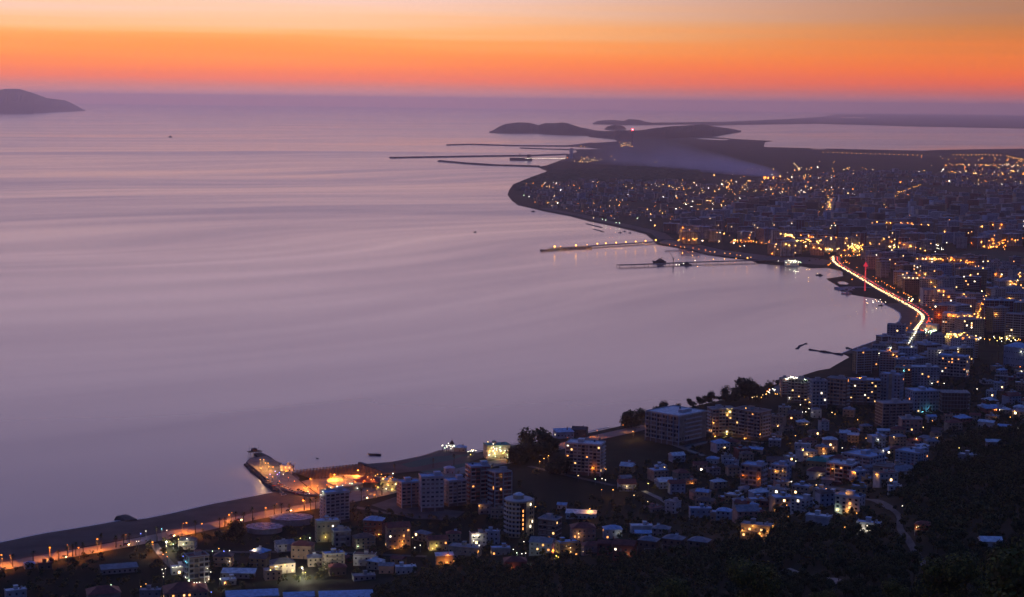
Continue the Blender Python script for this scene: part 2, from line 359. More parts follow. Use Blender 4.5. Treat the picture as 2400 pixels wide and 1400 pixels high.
ridge('coastal_hill', [(1147, 312.8), (1250, 313.2), (1300, 316), (1383, 319), (1420, 322)], [(1147, 312), (1160, 303), (1172, 296), (1185, 291), (1200, 288.5), (1215, 287), (1240, 288), (1252, 291), (1262, 294), (1270, 291), (1278, 288.5), (1300, 289), (1318, 287), (1330, 289), (1345, 294), (1370, 302), (1400, 310), (1420, 316)], 1500, seed=3)
ridge('peninsula_hill', [(1380, 322), (1440, 327), (1560, 326), (1640, 321), (1670, 320), (1737, 310.5)], [(1380, 312), (1420, 308), (1450, 306), (1500, 306), (1530, 301), (1550, 299), (1575, 296), (1590, 295.5), (1625, 293.5), (1645, 291.5), (1670, 296), (1690, 299), (1710, 301.5), (1725, 304), (1737, 310)], 1900, seed=4)
ridge('islet_hill', [(1416, 304), (1440, 305.6), (1468, 304)], [(1416, 303), (1424, 296), (1440, 293), (1455, 294), (1464, 298), (1468, 303)], 700, seed=5)
ridge('distant_hill', [(1390, 291.5), (1520, 293), (1660, 291)], [(1390, 290), (1400, 284), (1415, 282), (1440, 281.5), (1462, 284), (1472, 279.5), (1485, 280), (1500, 281.5), (1510, 285), (1530, 288), (1580, 287.5), (1620, 289), (1660, 290)], 2200, seed=6)

# ------------------------------------------------------------------ roads
OCC = []        # occupied discs (x, y, radius)
def road(name, pts, width, m, z=.06, kerb=None, occ=True, step=18):
    P = dense([W(*p) for p in pts], step)
    # smooth
    for _ in range(2): P = [P[0]]+[(a+b*2+c)/4 for a, b, c in zip(P[:-2], P[1:-1], P[2:])]+[P[-1]]
    rows = []; hw = width/2
    offs = (-hw, -hw*.5, 0, hw*.5, hw)
    for i, p in enumerate(P):
        a = P[max(0, i-1)]; b = P[min(len(P)-1, i+1)]; d = Vector((b.x-a.x, b.y-a.y)).normalized(); n = Vector((d.y, -d.x))
        r_ = []
        for o in offs:
            x, y = p.x+n.x*o, p.y+n.y*o; r_.append((x, y, hh(x, y)+z+.5+(.25 if hh(x, y) > 4 else 0)))
        rows.append(r_)
        if occ: OCC.append((p.x, p.y, hw+(5 if width < 6 else 1)))
    s = MB(); k = 5; s.add([v for r_ in rows for v in r_], [(i*k+j, i*k+j+1, (i+1)*k+j+1, (i+1)*k+j) for i in range(len(P)-1) for j in range(k-1)], m)
    o = s.build(name); o['kind'] = 'structure'; return P
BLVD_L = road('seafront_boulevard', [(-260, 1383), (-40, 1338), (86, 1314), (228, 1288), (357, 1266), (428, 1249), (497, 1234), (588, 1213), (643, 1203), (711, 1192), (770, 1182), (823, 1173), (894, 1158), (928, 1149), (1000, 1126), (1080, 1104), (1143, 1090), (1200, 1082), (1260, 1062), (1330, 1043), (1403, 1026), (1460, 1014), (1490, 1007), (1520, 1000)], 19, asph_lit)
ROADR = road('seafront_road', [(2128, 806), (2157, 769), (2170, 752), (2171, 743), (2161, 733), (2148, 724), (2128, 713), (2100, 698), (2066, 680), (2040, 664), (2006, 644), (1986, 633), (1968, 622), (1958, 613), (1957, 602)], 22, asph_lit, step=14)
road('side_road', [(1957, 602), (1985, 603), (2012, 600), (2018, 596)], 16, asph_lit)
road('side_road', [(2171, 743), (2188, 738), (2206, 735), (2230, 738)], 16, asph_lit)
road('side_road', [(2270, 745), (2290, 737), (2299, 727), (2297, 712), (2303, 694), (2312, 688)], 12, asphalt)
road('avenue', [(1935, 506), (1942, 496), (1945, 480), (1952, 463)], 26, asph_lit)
road('hill_road', [(2090, 1196), (2112, 1212), (2106, 1236), (2118, 1256), (2138, 1290), (2160, 1316), (2200, 1362)], 3.4, plot)
road('hill_track', [(1842, 1338), (1880, 1350), (1930, 1360), (1972, 1371)], 4.5, dirt)
road('village_lane', [(1508, 1152), (1545, 1165), (1575, 1190)], 5, dirt)
road('village_lane', [(1240, 1094), (1290, 1108), (1360, 1122), (1440, 1140)], 6, asphalt)
road('village_lane', [(1514, 1020), (1560, 1036), (1604, 1054), (1650, 1070)], 6, dirt)
road('village_lane', [(1604, 1054), (1650, 1036), (1700, 1028), (1790, 1040)], 6, dirt)
road('village_lane', [(360, 1276), (385, 1310), (400, 1330), (470, 1376)], 6, asphalt)
road('village_lane', [(1800, 1130), (1880, 1140), (1990, 1155), (2090, 1196)], 5, asphalt)
road('village_lane', [(480, 1292), (560, 1302), (700, 1290), (860, 1300), (1000, 1306)], 5, asphalt)
road('village_lane', [(830, 1190), (900, 1206), (960, 1214), (1060, 1220)], 6, asphalt)
# flat plots
def lsheet(name, pts, m, z):
    s = MB(); w = [W(*p) for p in pts]; vo, _, fo, *_ = delaunay_2d_cdt([Vector((p.x/1000, p.y/1000)) for p in w], [(i, (i+1) % len(w)) for i in range(len(w))], [], 1, 1e-8)
    s.add([(v.x*1000, v.y*1000, hh(v.x*1000, v.y*1000)+z) for v in vo], [tuple(f) for f in fo], m); o = s.build(name); o['kind'] = 'structure'
lsheet('bare_plot', [(870, 1185), (930, 1165), (1040, 1195), (1090, 1200), (1060, 1222), (960, 1216)], plot, .3)
lsheet('plaza', [(706, 1130), (790, 1112), (850, 1116), (915, 1120), (930, 1146), (860, 1160), (790, 1172), (745, 1160)], paving, .62)
lsheet('promenade', [(1800, 916), (1830, 900), (1850, 905), (1830, 925)], paving, .5)
lsheet('park_ground', [(2160, 795), (2400, 808), (2500, 815), (2500, 840), (2260, 850), (2200, 815)], fieldm, .3)
lsheet('stadium_field', [(2215, 600), (2260, 590), (2330, 586), (2400, 592), (2480, 598), (2480, 622), (2380, 626), (2260, 620), (2220, 612)], mat('playing field', (.02, .045, .025), .95), .3)
lsheet('bare_plot', [(1500, 1010), (1520, 1020), (1604, 1056), (1660, 1036), (1640, 1030), (1580, 1040)], plot, .3)
lsheet('dark_field', [(1420, 1040), (1500, 1025), (1600, 1060), (1560, 1085), (1420, 1080)], fieldm, .25)
lsheet('beach_club_terrace', [(940, 1090), (1010, 1072), (1100, 1066), (1100, 1092), (1000, 1112)], mat('terrace turf', (.05, .10, .075), .9), .5)

lsheet('quay_yard', [(1540, 570), (1600, 580), (1660, 596), (1720, 603), (1800, 612), (1860, 617), (1930, 622), (1955, 612), (1900, 604), (1800, 600), (1700, 588), (1620, 570), (1560, 562)], asphalt, .3)
# ------------------------------------------------------------------ piers and breakwaters
def deck(name, pts, z0, z1, m, mt, label, cat, group=None, sub=None):
    w = [G(*p) for p in pts]; c = sum(w, Vector())/len(w); c.z = 0
    a = sum(w[i].x*w[(i+1) % len(w)].y-w[(i+1) % len(w)].x*w[i].y for i in range(len(w)))
    if a < 0: w = w[::-1]
    r_ = root(name, c); s = MB(); s.prism([(p.x-c.x, p.y-c.y) for p in w], z0, z1-.3, m); s.build('foundation', r_)
    s = MB(); q = [((p.x-c.x)*.97, (p.y-c.y)*.97) for p in w]; s.prism(q, z1-.3, z1, mt); s.build('deck', r_)
    tag(r_, label, cat, group); return r_, c
def bar(name, pts, width, z1, m, label, cat, group=None, taper=1.6, jag=0, seed=0, z0=-1):
    P = dense([G(*p) for p in pts], width*2.2); rnd = random.Random(seed); c = P[0].copy(); c.z = 0; rows = []
    for i, p in enumerate(P):
        a = P[max(0, i-1)]; b = P[min(len(P)-1, i+1)]; d = (b-a).normalized(); n = Vector((d.y, -d.x, 0)); h = z1*(1+rnd.uniform(-jag, jag)); k = 1+rnd.uniform(-jag, jag)
        rows.append([(p-c-n*width/2*taper*k+Vector((0, 0, z0))), p-c-n*width/2*k+Vector((0, 0, h)), p-c+n*width/2*k+Vector((0, 0, h)), p-c+n*width/2*taper*k+Vector((0, 0, z0))])
    s = MB(); s.add([v for r_ in rows for v in r_], [(i*4+j, (i+1)*4+j, (i+1)*4+j+1, i*4+j+1) for i in range(len(P)-1) for j in range(3)]+[(0, 1, 2, 3), tuple((len(P)-1)*4+j for j in (3, 2, 1, 0))], m)
    o = s.build(name, None, c); tag(o, label, cat, group); return P
def ipier(name, pts, width, label, z1=3.2, parts=True, m=None, cat='pier', piles=True):
    P = dense([G(*p) for p in pts], 14); c = P[0].copy(); r_ = root(name, c); tag(r_, label, cat)
    rows = []
    s = MB(); s2 = MB(); m = m or concrete
    for i in range(len(P)-1):
        a, b = P[i]-c, P[i+1]-c; d = (b-a).normalized(); n = Vector((-d.y, d.x, 0))*width/2
        vs = [a-n, b-n, b+n, a+n]; s.add([(v.x, v.y, z1-.7) for v in vs]+[(v.x, v.y, z1) for v in vs], [(0, 3, 2, 1), (4, 5, 6, 7), (0, 1, 5, 4), (2, 3, 7, 6), (1, 2, 6, 5), (3, 0, 4, 7)], m)
        if piles and i % 2 == 0:
            for q in (a-n*.8, a+n*.8):
                s2 = MB(); s2.cyl(0, 0, -2, z1-.7, .5, .5, conc_dark, 5); s2.build('pile', r_, (q.x, q.y, 0))
    s.build('deck', r_)
    return P
lrock, cpt = deck('stone_pier', [(577, 1090), (586, 1082), (623, 1075), (648, 1090), (668, 1107), (720, 1150), (748, 1170), (700, 1168), (648, 1152)], -2, 3.1, rock, paving, 'wide stone pier lit orange with a parked car area, jutting from the palm lined beach', 'pier')
for k, (pts, w_) in enumerate([([(577, 1090), (612, 1120), (648, 1153)], 5)]):
    bar('rock_armour', pts, w_, 2.0, rock, 'dark rubble rocks piled along the west side of the orange lit stone pier', 'rock armour', jag=.35, seed=4)
bar('rock_armour', [(604, 1067), (640, 1085), (672, 1107)], 5, 2.2, rock, 'dark rubble rocks along the seaward edge of the orange lit stone pier', 'rock armour', jag=.35, seed=5)
bar('groyne', [(843, 1091), (880, 1105), (924, 1121)], 3, 3.1, rock, 'straight stone groyne closing the umbrella beach on its far end', 'groyne', z0=0)
bar('groyne', [(284, 1215), (296, 1218), (308, 1225)], 9, 2.2, rock, 'short rounded stone groyne on the sand west of the stone pier', 'groyne', jag=.2)
bar('groyne', [(1897, 820), (1930, 825), (1975, 832)], 3.2, 1.4, rock, 'long thin broken groyne reaching into the bay below the bright road bend', 'groyne', jag=.5, seed=9)
bar('groyne', [(1868, 818), (1875, 811), (1889, 806)], 2.5, 1.2, rock, 'detached low rock reef with a marker, west of the thin broken groyne', 'reef', jag=.6, seed=8)
bar('groyne', [(1985, 816), (1995, 819), (2003, 821)], 2.5, 1.2, rock, 'short rock spur just beyond the thin broken groyne', 'groyne', jag=.4, seed=6)
bar('breakwater', [(918, 371), (1000, 369.5), (1150, 367), (1240, 366), (1327, 363)], 30, 7, rock, 'longest dark breakwater far across the bay, reaching furthest west', 'breakwater', 'far harbour breakwaters', jag=.1)
bar('breakwater', [(1033, 379), (1090, 384), (1150, 388), (1220, 390), (1262, 391.5)], 26, 7, rock, 'dark curved breakwater nearest of the far harbour ones, below the lit jetty', 'breakwater', 'far harbour breakwaters', jag=.1, seed=2)
bar('breakwater', [(1052, 341), (1100, 339.5), (1150, 341), (1217, 343), (1333, 343.5), (1390, 337)], 34, 8, rock, 'most distant thin breakwater, in front of the coastal hills', 'breakwater', 'far harbour breakwaters', jag=.1, seed=3)
bar('breakwater', [(1222, 348), (1270, 350), (1345, 352)], 26, 6, rock, 'short breakwater between the most distant one and the longest one', 'breakwater', 'far harbour breakwaters', jag=.1, seed=7)
bar('sandbar', [(1375, 525), (1395, 530), (1411, 534)], 5, .8, sand, 'longer of the two dark sandbars off the town beach', 'sandbar', jag=.4)
bar('sandbar', [(1393, 538), (1405, 541), (1413, 544)], 5, .8, sand, 'shorter of the two dark sandbars off the town beach', 'sandbar', jag=.4)
PIER1 = ipier('harbour_pier', [(1290, 585.5), (1350, 582.5), (1430, 577), (1500, 572.5), (1540, 569.5)], 20, 'long harbour pier with a row of orange lamps mirrored in the bay', 3.4, m=conc_dark)
bar('breakwater', [(1267, 588.5), (1280, 588.5), (1300, 587), (1330, 585), (1352, 584), (1384, 583)], 13, 3.0, rock, 'rocky widened mound carrying the tip of the orange lamp pier', 'breakwater', jag=.2)
PIER2 = ipier('harbour_pier', [(1449, 626), (1500, 624.5), (1560, 622), (1600, 620), (1700, 617), (1800, 614.5), (1830, 613)], 17, 'nearer harbour pier where a dark ship and a crane stand', 4.2, m=conc_dark)
PIER3 = ipier('tanker_jetty', [(1205, 374), (1240, 373.5), (1290, 373), (1327, 371.5)], 22, 'thin lit jetty on piles inside the far breakwaters', 8)
ipier('fishing_pier', [(1560, 590), (1600, 587.5), (1620, 586.5)], 5, 'low wooden finger pier between the two harbour piers', 2)
ipier('fishing_pier', [(1597, 598), (1630, 598), (1648, 596.5)], 5, 'short wooden finger pier just above the dark ship pier', 2)
bar('marina_quay', [(1960, 677), (1990, 676), (2020, 676), (2045, 677)], 10, 2.6, concrete, 'concrete marina quay with white lamps under the red mast', 'quay', z0=0)
sheet('marina_basin', [(1962, 664), (1978, 663), (1990, 668), (1985, 670.5), (1968, 669.5)], waterm, 2.4)

# ------------------------------------------------------------------ unit meshes
def unit(fn, name): s = MB(); fn(s); return s.mesh(name)
WIN = {}
def winmesh(w, h, m):
    k = (round(w, 1), round(h, 1), m.name)
    if k not in WIN:
        s = MB(); s.box(-w/2, w/2, -.05, .05, 0, h, m); s.box(-w/2-.12, w/2+.12, -.10, .04, -.14, -.02, railing); WIN[k] = s.mesh('window')
    return WIN[k]
def rlit(rnd, far=False):
    return (LITF if far else LIT)[rnd.choice((0, 0, 1, 1, 2))]
ALL = []     # (root, category, descriptor, px) for automatic labels
def occ_free(x, y, r):
    for a, b, c in OCC:
        if abs(a-x) < r+c and abs(b-y) < r+c and (a-x)**2+(b-y)**2 < (r+c)**2: return False
    return True
NUM = ['zero', 'one', 'two', 'three', 'four', 'five', 'six', 'seven', 'eight', 'nine', 'ten', 'eleven', 'twelve']

def roofbits(r_, W_, D_, H_, rnd, roofm, parapet=True, stair=True):
    s = MB(); s.box(-W_/2-.35, W_/2+.35, -D_/2-.35, D_/2+.35, H_, H_+.35, roofm)
    if parapet:
        for a in ((-W_/2-.3, W_/2+.3, -D_/2-.3, -D_/2), (-W_/2-.3, W_/2+.3, D_/2, D_/2+.3), (-W_/2-.3, -W_/2, -D_/2, D_/2), (W_/2, W_/2+.3, -D_/2, D_/2)): s.box(*a, H_+.35, H_+1.15, railing)
    rf = s.build('roof', r_)
    if stair:
        s = MB(); x = rnd.uniform(-W_*.25, W_*.2); w = min(5, W_*.3); s.box(x, x+w, -D_*.1, D_*.25, H_+.35, H_+3.1, railing); s.box(x-.3, x+w+.3, -D_*.1-.3, D_*.25+.3, H_+3.1, H_+3.35, roofm); s.build('stair_house', rf)
        if W_ > 11:
            s = MB(); x = -x if abs(x) > 3 else W_*.35; s.cyl(min(W_/2-2, max(-W_/2+2, x)), D_*.3, H_+.35, H_+2.2, .9, .9, metal, 8); s.build('water_tank', rf)
    return rf

def block(loc, rz, W_, D_, H_, floors, wall, roof, style='grid', lit=.06, seed=0, label=None, cat='apartment block', name='apartment_block', detail=2, group=None, top=None, glow=None, strip_wall=None):
    rnd = random.Random(seed*13+5); r_ = root(name, loc, rz); fh = H_/floors; bays = max(2, int(W_/3.4)); sb = max(2, int(D_/4)); side = -1 if rz > 0 else 1
    s = MB(); wm = WM[wall]
    if style == 'frame':
        for k in range(floors+1): s.box(-W_/2, W_/2, -D_/2, D_/2, k*fh-.15, k*fh+.2, concrete)
        for i in range(bays+1):
            for j in range(3): x = -W_/2+.3+(W_-.6)*i/bays; y = -D_/2+.3+(D_-.6)*j/2; s.box(x-.25, x+.25, y-.25, y+.25, -6, H_+rnd.choice((0, 1.2)), concrete)
        s.box(-W_/2+1.5, W_/2-1.5, -D_/2+2.5, D_/2-2.5, -6, H_-.2, WM['brown']); s.build('frame', r_)
    else:
        s.box(-W_/2, W_/2, -D_/2, D_/2, -8, H_, wm)
        if style == 'bands':
            for k in range(1, floors): s.box(-W_/2-.12, W_/2+.12, -D_/2-.12, D_/2+.12, k*fh-.22, k*fh+.1, railing)
        if style in ('balcony', 'bands') and floors > 4:
            acc = WM[('grey', 'brown', 'pale blue', 'white')[seed % 4]]
            for i in range(0, bays+1, 3 if seed % 2 else 2): x = -W_/2+W_*i/bays; s.box(x-.3, x+.3, -D_/2-1.0, -D_/2+.1, -4, H_+.2, acc)
            s.box(-W_/2-.2, W_/2+.2, -D_/2-.9, D_/2+.2, -4, fh*.9, WM['brown'])
        if strip_wall: s.box(-W_*.08, W_*.08, -D_/2-.5, -D_/2+.1, -2, H_+1, WM[strip_wall])
        if detail < 2:       # windows too small to be seen one by one: pressed into the wall mesh
            gh = fh*.45
            for k in range(floors):
                for i in range(bays):
                    x = -W_/2+(i+.5)*W_/bays; s.box(x-.75, x+.75, -D_/2-.08, -D_/2+.02, k*fh+fh*.3, k*fh+fh*.3+gh, glass)
                for i in range(sb):
                    y = -D_/2+(i+.5)*D_/sb; x = side*W_/2; s.box(min(x, x+side*.08), max(x, x+side*.08), y-.7, y+.7, k*fh+fh*.3, k*fh+fh*.3+gh, glass)
            if style == 'balcony':
                for k in range(1, floors): s.box(-W_/2+.6, W_/2-.6, -D_/2-1.3, -D_/2-.02, k*fh-.1, k*fh+.9, railing)
        s.build('wall', r_)
        rb = roofbits(r_, W_, D_, H_, rnd, RM[roof], stair=True)
        if style == 'grid' and top:
            s = MB(); s.box(-W_*.3, W_*.3, -D_*.3, D_*.3, H_+.35, H_+3.2, wm); s.hip(-W_*.34, W_*.34, -D_*.34, D_*.34, H_+3.2, 2.4, RM[top]); s.build('penthouse', r_)
        if detail == 2:
            n = 0; bal = set()
            if style in ('balcony', 'grid'):
                cols = [i for i in range(bays) if (i % 3 != 1 if style == 'balcony' else i % 4 == 1)]
                for k in range(1, floors):
                    for grp in ([cols] if False else [[c] for c in cols]):
                        i = grp[0]; x = -W_/2+(i+.5)*W_/bays; w = W_/bays*.46; key = ('b', round(w, 1))
                        if key not in WIN:
                            b = MB(); b.box(-w, w, -1.35, 0, -.18, 0, railing); b.box(-w, w, -1.35, -1.25, 0, .9, railing); b.box(-w, -w+.1, -1.35, 0, 0, .9, railing); b.box(w-.1, w, -1.35, 0, 0, .9, railing); WIN[key] = b.mesh('balcony')
                        if n < 45: place(WIN[key], 'balcony', r_, (x, -D_/2-.01, k*fh)); n += 1
            if style == 'balcony':
                for k in range(1, floors):
                    w = D_*.3; key = ('s', round(w, 1))
                    if key not in WIN:
                        b = MB(); b.box(-w, w, -1.5, 0, -.18, .9, railing); WIN[key] = b.mesh('balcony')
                    place(WIN[key], 'balcony', r_, (side*W_/2, 0, k*fh), side*PI/2)
            ww, wh = (W_/bays*.74, fh*.66) if style == 'balcony' else (W_/bays*.62, fh*.42) if style == 'bands' else (min(1.7, W_/bays*.5), fh*.5)  # balcony style: tall dark panes stand in for shaded loggia recesses
            cnt = 0; z0_ = .06 if style == 'balcony' else .28
            for k in range(floors):
                for i in range(bays):
                    if strip_wall and abs((i+.5)/bays-.5) < .1: continue
                    if cnt >= 84: break
                    m = rlit(rnd) if rnd.random() < lit else rnd.choice(GL)
                    place(winmesh(*((ww, wh) if m in GL else (1.5, 1.5)), m), 'window', r_, (-W_/2+(i+.5)*W_/bays, -D_/2, k*fh+fh*z0_)); cnt += 1
            for k in range(floors):
                for i in range(sb):
                    if cnt >= 98: break
                    m = rlit(rnd) if rnd.random() < lit else glass
                    place(winmesh(1.3, wh, m), 'window', r_, (side*W_/2, -D_/2+(i+.5)*D_/sb, k*fh+fh*.28), side*PI/2); cnt += 1
    if detail < 2 and lit > 0:
        far = detail < 1 or (loc - Vector((0, 0, CAMZ))).length > 2300
        for _ in range(np.random.RandomState(seed).poisson(lit*min(60, floors*bays)*.7)):
            k = rnd.randrange(floors); i = rnd.randrange(bays)
            place(winmesh(1.5, fh*.48, rlit(rnd, far)), 'window', r_, (-W_/2+(i+.5)*W_/bays, -D_/2-.12-(1.3 if style == 'balcony' and False else 0), k*fh+fh*.29))
    OCC.append((loc.x, loc.y, math.hypot(W_, D_)/2*.92))
    desc = '%s %s storey block' % (wall, NUM[min(12, floors)]) if style != 'frame' else 'bare concrete %s storey frame' % NUM[min(12, floors)]
    if label: tag(r_, label, cat, group)
    else: ALL.append((r_, cat, desc, group or 'apartment blocks of the town'))
    return r_
def pblock(x0, x1, yt, yb, floors, rot, wall, roof, style='grid', lit=.05, label=None, ratio=.6, **k):
    p = W((x0+x1)/2, yb); m = mpp(p); a = R(rot); tw = (x1-x0)*m; W_ = tw/(math.cos(a)+ratio*abs(math.sin(a))); D_ = W_*ratio
    d = Vector((p.x, p.y, 0)).normalized(); back = (abs(W_*math.sin(a))+D_*math.cos(a))/2
    az = math.atan2(-d.x, d.y)
    q = p+d*back; q.z = min(p.z, hh(q.x, q.y))
    return block(q, a+az, W_, D_, (yb-yt)*m*.985, floors, wall, roof, style, lit, seed=int(x0*7+yb), label=label, **k)

HS = {}
def house(loc, rz, W_, D_, floors, wall, roofkind, roofc, lit=.1, seed=0, label=None, detail=2, H_=None, solar=False, name='house', cat='house', group=None, glow=0):
    rnd = random.Random(seed*31+1); r_ = root(name, loc, rz); H_ = H_ or floors*3.1; side = -1 if rz > 0 else 1; fh = H_/floors
    s = MB(); wm = WM[wall]; s.box(-W_/2, W_/2, -D_/2, D_/2, -7, H_, wm)
    al = 'x' if W_ >= D_ else 'y'; rh = min(W_, D_)*.24
    if roofkind == 'gable':
        if al == 'x': s.add([(-W_/2, -D_/2, H_), (-W_/2, D_/2, H_), (-W_/2, 0, H_+rh), (W_/2, -D_/2, H_), (W_/2, D_/2, H_), (W_/2, 0, H_+rh)], [(0, 2, 1), (3, 4, 5)], wm)
        else: s.add([(-W_/2, -D_/2, H_), (W_/2, -D_/2, H_), (0, -D_/2, H_+rh), (-W_/2, D_/2, H_), (W_/2, D_/2, H_), (0, D_/2, H_+rh)], [(0, 1, 2), (3, 5, 4)], wm)
    bays = max(2, int(W_/3.3)); sb = max(1, int(D_/4))
    if detail < 2:
        for k in range(floors):
            for i in range(bays): x = -W_/2+(i+.5)*W_/bays; s.box(x-.6, x+.6, -D_/2-.07, -D_/2+.02, k*fh+1, k*fh+2.3, glass)
    s.build('wall', r_)
    e = .6; s = MB()
    if roofkind in ('hip', 'gable'): s.hip(-W_/2-e, W_/2+e, -D_/2-e, D_/2+e, H_+.02, rh+.25, RM[roofc], roofkind == 'gable', al)
    elif roofkind == 'shed': s.add([(-W_/2-e, -D_/2-e, H_), (W_/2+e, -D_/2-e, H_), (W_/2+e, D_/2+e, H_+1.5), (-W_/2-e, D_/2+e, H_+1.5), (-W_/2-e, -D_/2-e, H_+.2), (W_/2+e, -D_/2-e, H_+.2), (W_/2+e, D_/2+e, H_+1.7), (-W_/2-e, D_/2+e, H_+1.7)], [(0, 3, 2, 1), (4, 5, 6, 7), (0, 1, 5, 4), (1, 2, 6, 5), (2, 3, 7, 6), (3, 0, 4, 7)], RM[roofc])
    else:
        s.box(-W_/2-.3, W_/2+.3, -D_/2-.3, D_/2+.3, H_, H_+.3, RM[roofc])
        for a in ((-W_/2-.3, W_/2+.3, -D_/2-.3, -D_/2-.05), (-W_/2-.3, -W_/2-.05, -D_/2, D_/2+.2), (W_/2+.05, W_/2+.3, -D_/2, D_/2+.2)): s.box(*a, H_+.3, H_+.9, wm)
    rf = s.build('roof', r_)
    if detail == 2:
        s = MB(); s.box(W_*.2, W_*.2+.7, -.3, .4, H_, H_+rh+1.1 if roofkind != 'flat' else H_+1.5, WM['brown']); s.build('chimney', rf)
        if solar:
            s = MB(); s.add([(-1.6, -1, H_+.9), (.6, -1, H_+.9), (.6, .8, H_+2.4), (-1.6, .8, H_+2.4)], [(0, 1, 2, 3)], mat('solar glass', (.5, .55, .6), .25, .8)); s.tube((-1.8, .9, H_+2.6), (.8, .9, H_+2.6), .35, railing, 6); s.box(-1.5, -1.3, -.8, .8, H_, H_+1.6, metal); s.box(.3, .5, -.8, .8, H_, H_+1.6, metal); s.build('solar_heater', rf)
        for k in range(floors):
            for i in range(bays):
                if k == 0 and i == bays//2:
                    if 'door' not in WIN: b = MB(); b.box(-.5, .5, -.06, .06, 0, 2.1, WM['brown']); WIN['door'] = b.mesh('door')
                    place(WIN['door'], 'door', r_, (-W_/2+(i+.5)*W_/bays, -D_/2, 0)); continue
                place(winmesh(1.2, 1.3, rlit(rnd) if rnd.random() < lit else rnd.choice(GL)), 'window', r_, (-W_/2+(i+.5)*W_/bays, -D_/2, k*fh+1))
            for i in range(sb):
                place(winmesh(1.1, 1.3, rlit(rnd) if rnd.random() < lit*.6 else glass), 'window', r_, (side*W_/2, -D_/2+(i+.5)*D_/sb, k*fh+1), side*PI/2)
    elif rnd.random() < lit*3:
        place(winmesh(1.4, 1.5, rlit(rnd, True)), 'window', r_, (rnd.uniform(-W_*.35, W_*.35), -D_/2-.12, rnd.randrange(floors)*fh+.9))
    near_ = loc.length < 2300
    if near_ and floors >= 2 and rnd.random() < .6 and roofkind != 'shed':
        s = MB(); x0 = rnd.choice((-W_/2+.3, -W_*.1)); x1 = min(W_/2-.3, x0+W_*rnd.uniform(.4, .8))
        for k in range(1, floors): s.box(x0, x1, -D_/2-1.5, -D_/2-.01, k*fh-.2, k*fh, railing); s.box(x0, x1, -D_/2-1.5, -D_/2-1.38, k*fh, k*fh+.85, wm)
        s.box(x0, x0+.25, -D_/2-1.45, -D_/2-1.2, -2, fh, railing); s.box(x1-.25, x1, -D_/2-1.45, -D_/2-1.2, -2, fh, railing); s.build('balcony', r_)
    if near_ and roofkind == 'flat' and W_ > 7:
        x = rnd.uniform(-W_*.3, W_*.1); s = MB(); s.box(x, x+2.6, 0, D_*.35, H_+.3, H_+2.6, wm); s.box(x-.2, x+2.8, -.2, D_*.35+.2, H_+2.6, H_+2.8, RM[roofc]); s.build('stair_house', rf)
        s = MB(); s.cyl(W_*.32, D_*.2, H_+.3, H_+1.7, .6, .6, railing, 8); s.build('water_tank', rf)
    if near_ and detail < 2 and rnd.random() < .45 and roofkind != 'shed':
        z = H_+(.4 if roofkind == 'flat' else rh*.8); x = rnd.uniform(-W_*.2, W_*.25); s = MB(); s.add([(x-1, -1, z), (x+1, -1, z), (x+1, .3, z+1.2), (x-1, .3, z+1.2)], [(0, 1, 2, 3)], mat('solar glass', (.5, .55, .6), .25, .8)); s.tube((x-1.1, .4, z+1.3), (x+1.1, .4, z+1.3), .3, railing, 6); s.build('solar_heater', rf)
    OCC.append((loc.x, loc.y, math.hypot(W_, D_)/2*.9))
    rk = {'flat': 'flat roofed', 'hip': 'hip roofed', 'gable': 'gabled', 'shed': 'low'}[roofkind]
    desc = '%s %s house with %s roof' % (wall, rk if roofkind != 'flat' else '%s storey' % NUM[floors], roofc) 
    if label: tag(r_, label, cat, group)
    else: ALL.append((r_, cat, desc, group or 'houses below the hillside'))
    return r_
def phouse(x0, x1, yt, yb, floors, rot, wall, rk, rc, lit=.08, label=None, ratio=.75, **k):
    p = W((x0+x1)/2, yb); m = mpp(p); a = R(rot); tw = (x1-x0)*m; W_ = tw/(math.cos(a)+ratio*abs(math.sin(a))); D_ = W_*ratio
    d = Vector((p.x, p.y, 0)).normalized(); az = math.atan2(-d.x, d.y); back = (abs(W_*math.sin(a))+D_*math.cos(a))/2
    q = p+d*back; q.z = min(p.z, hh(q.x, q.y)); H_ = (yb-yt)*m*.98
    H_ = max(2.6, H_)
    return house(q, a+az, W_, D_, floors, wall, rk, rc, lit, int(x0*3+yb), label, H_=H_, **k)

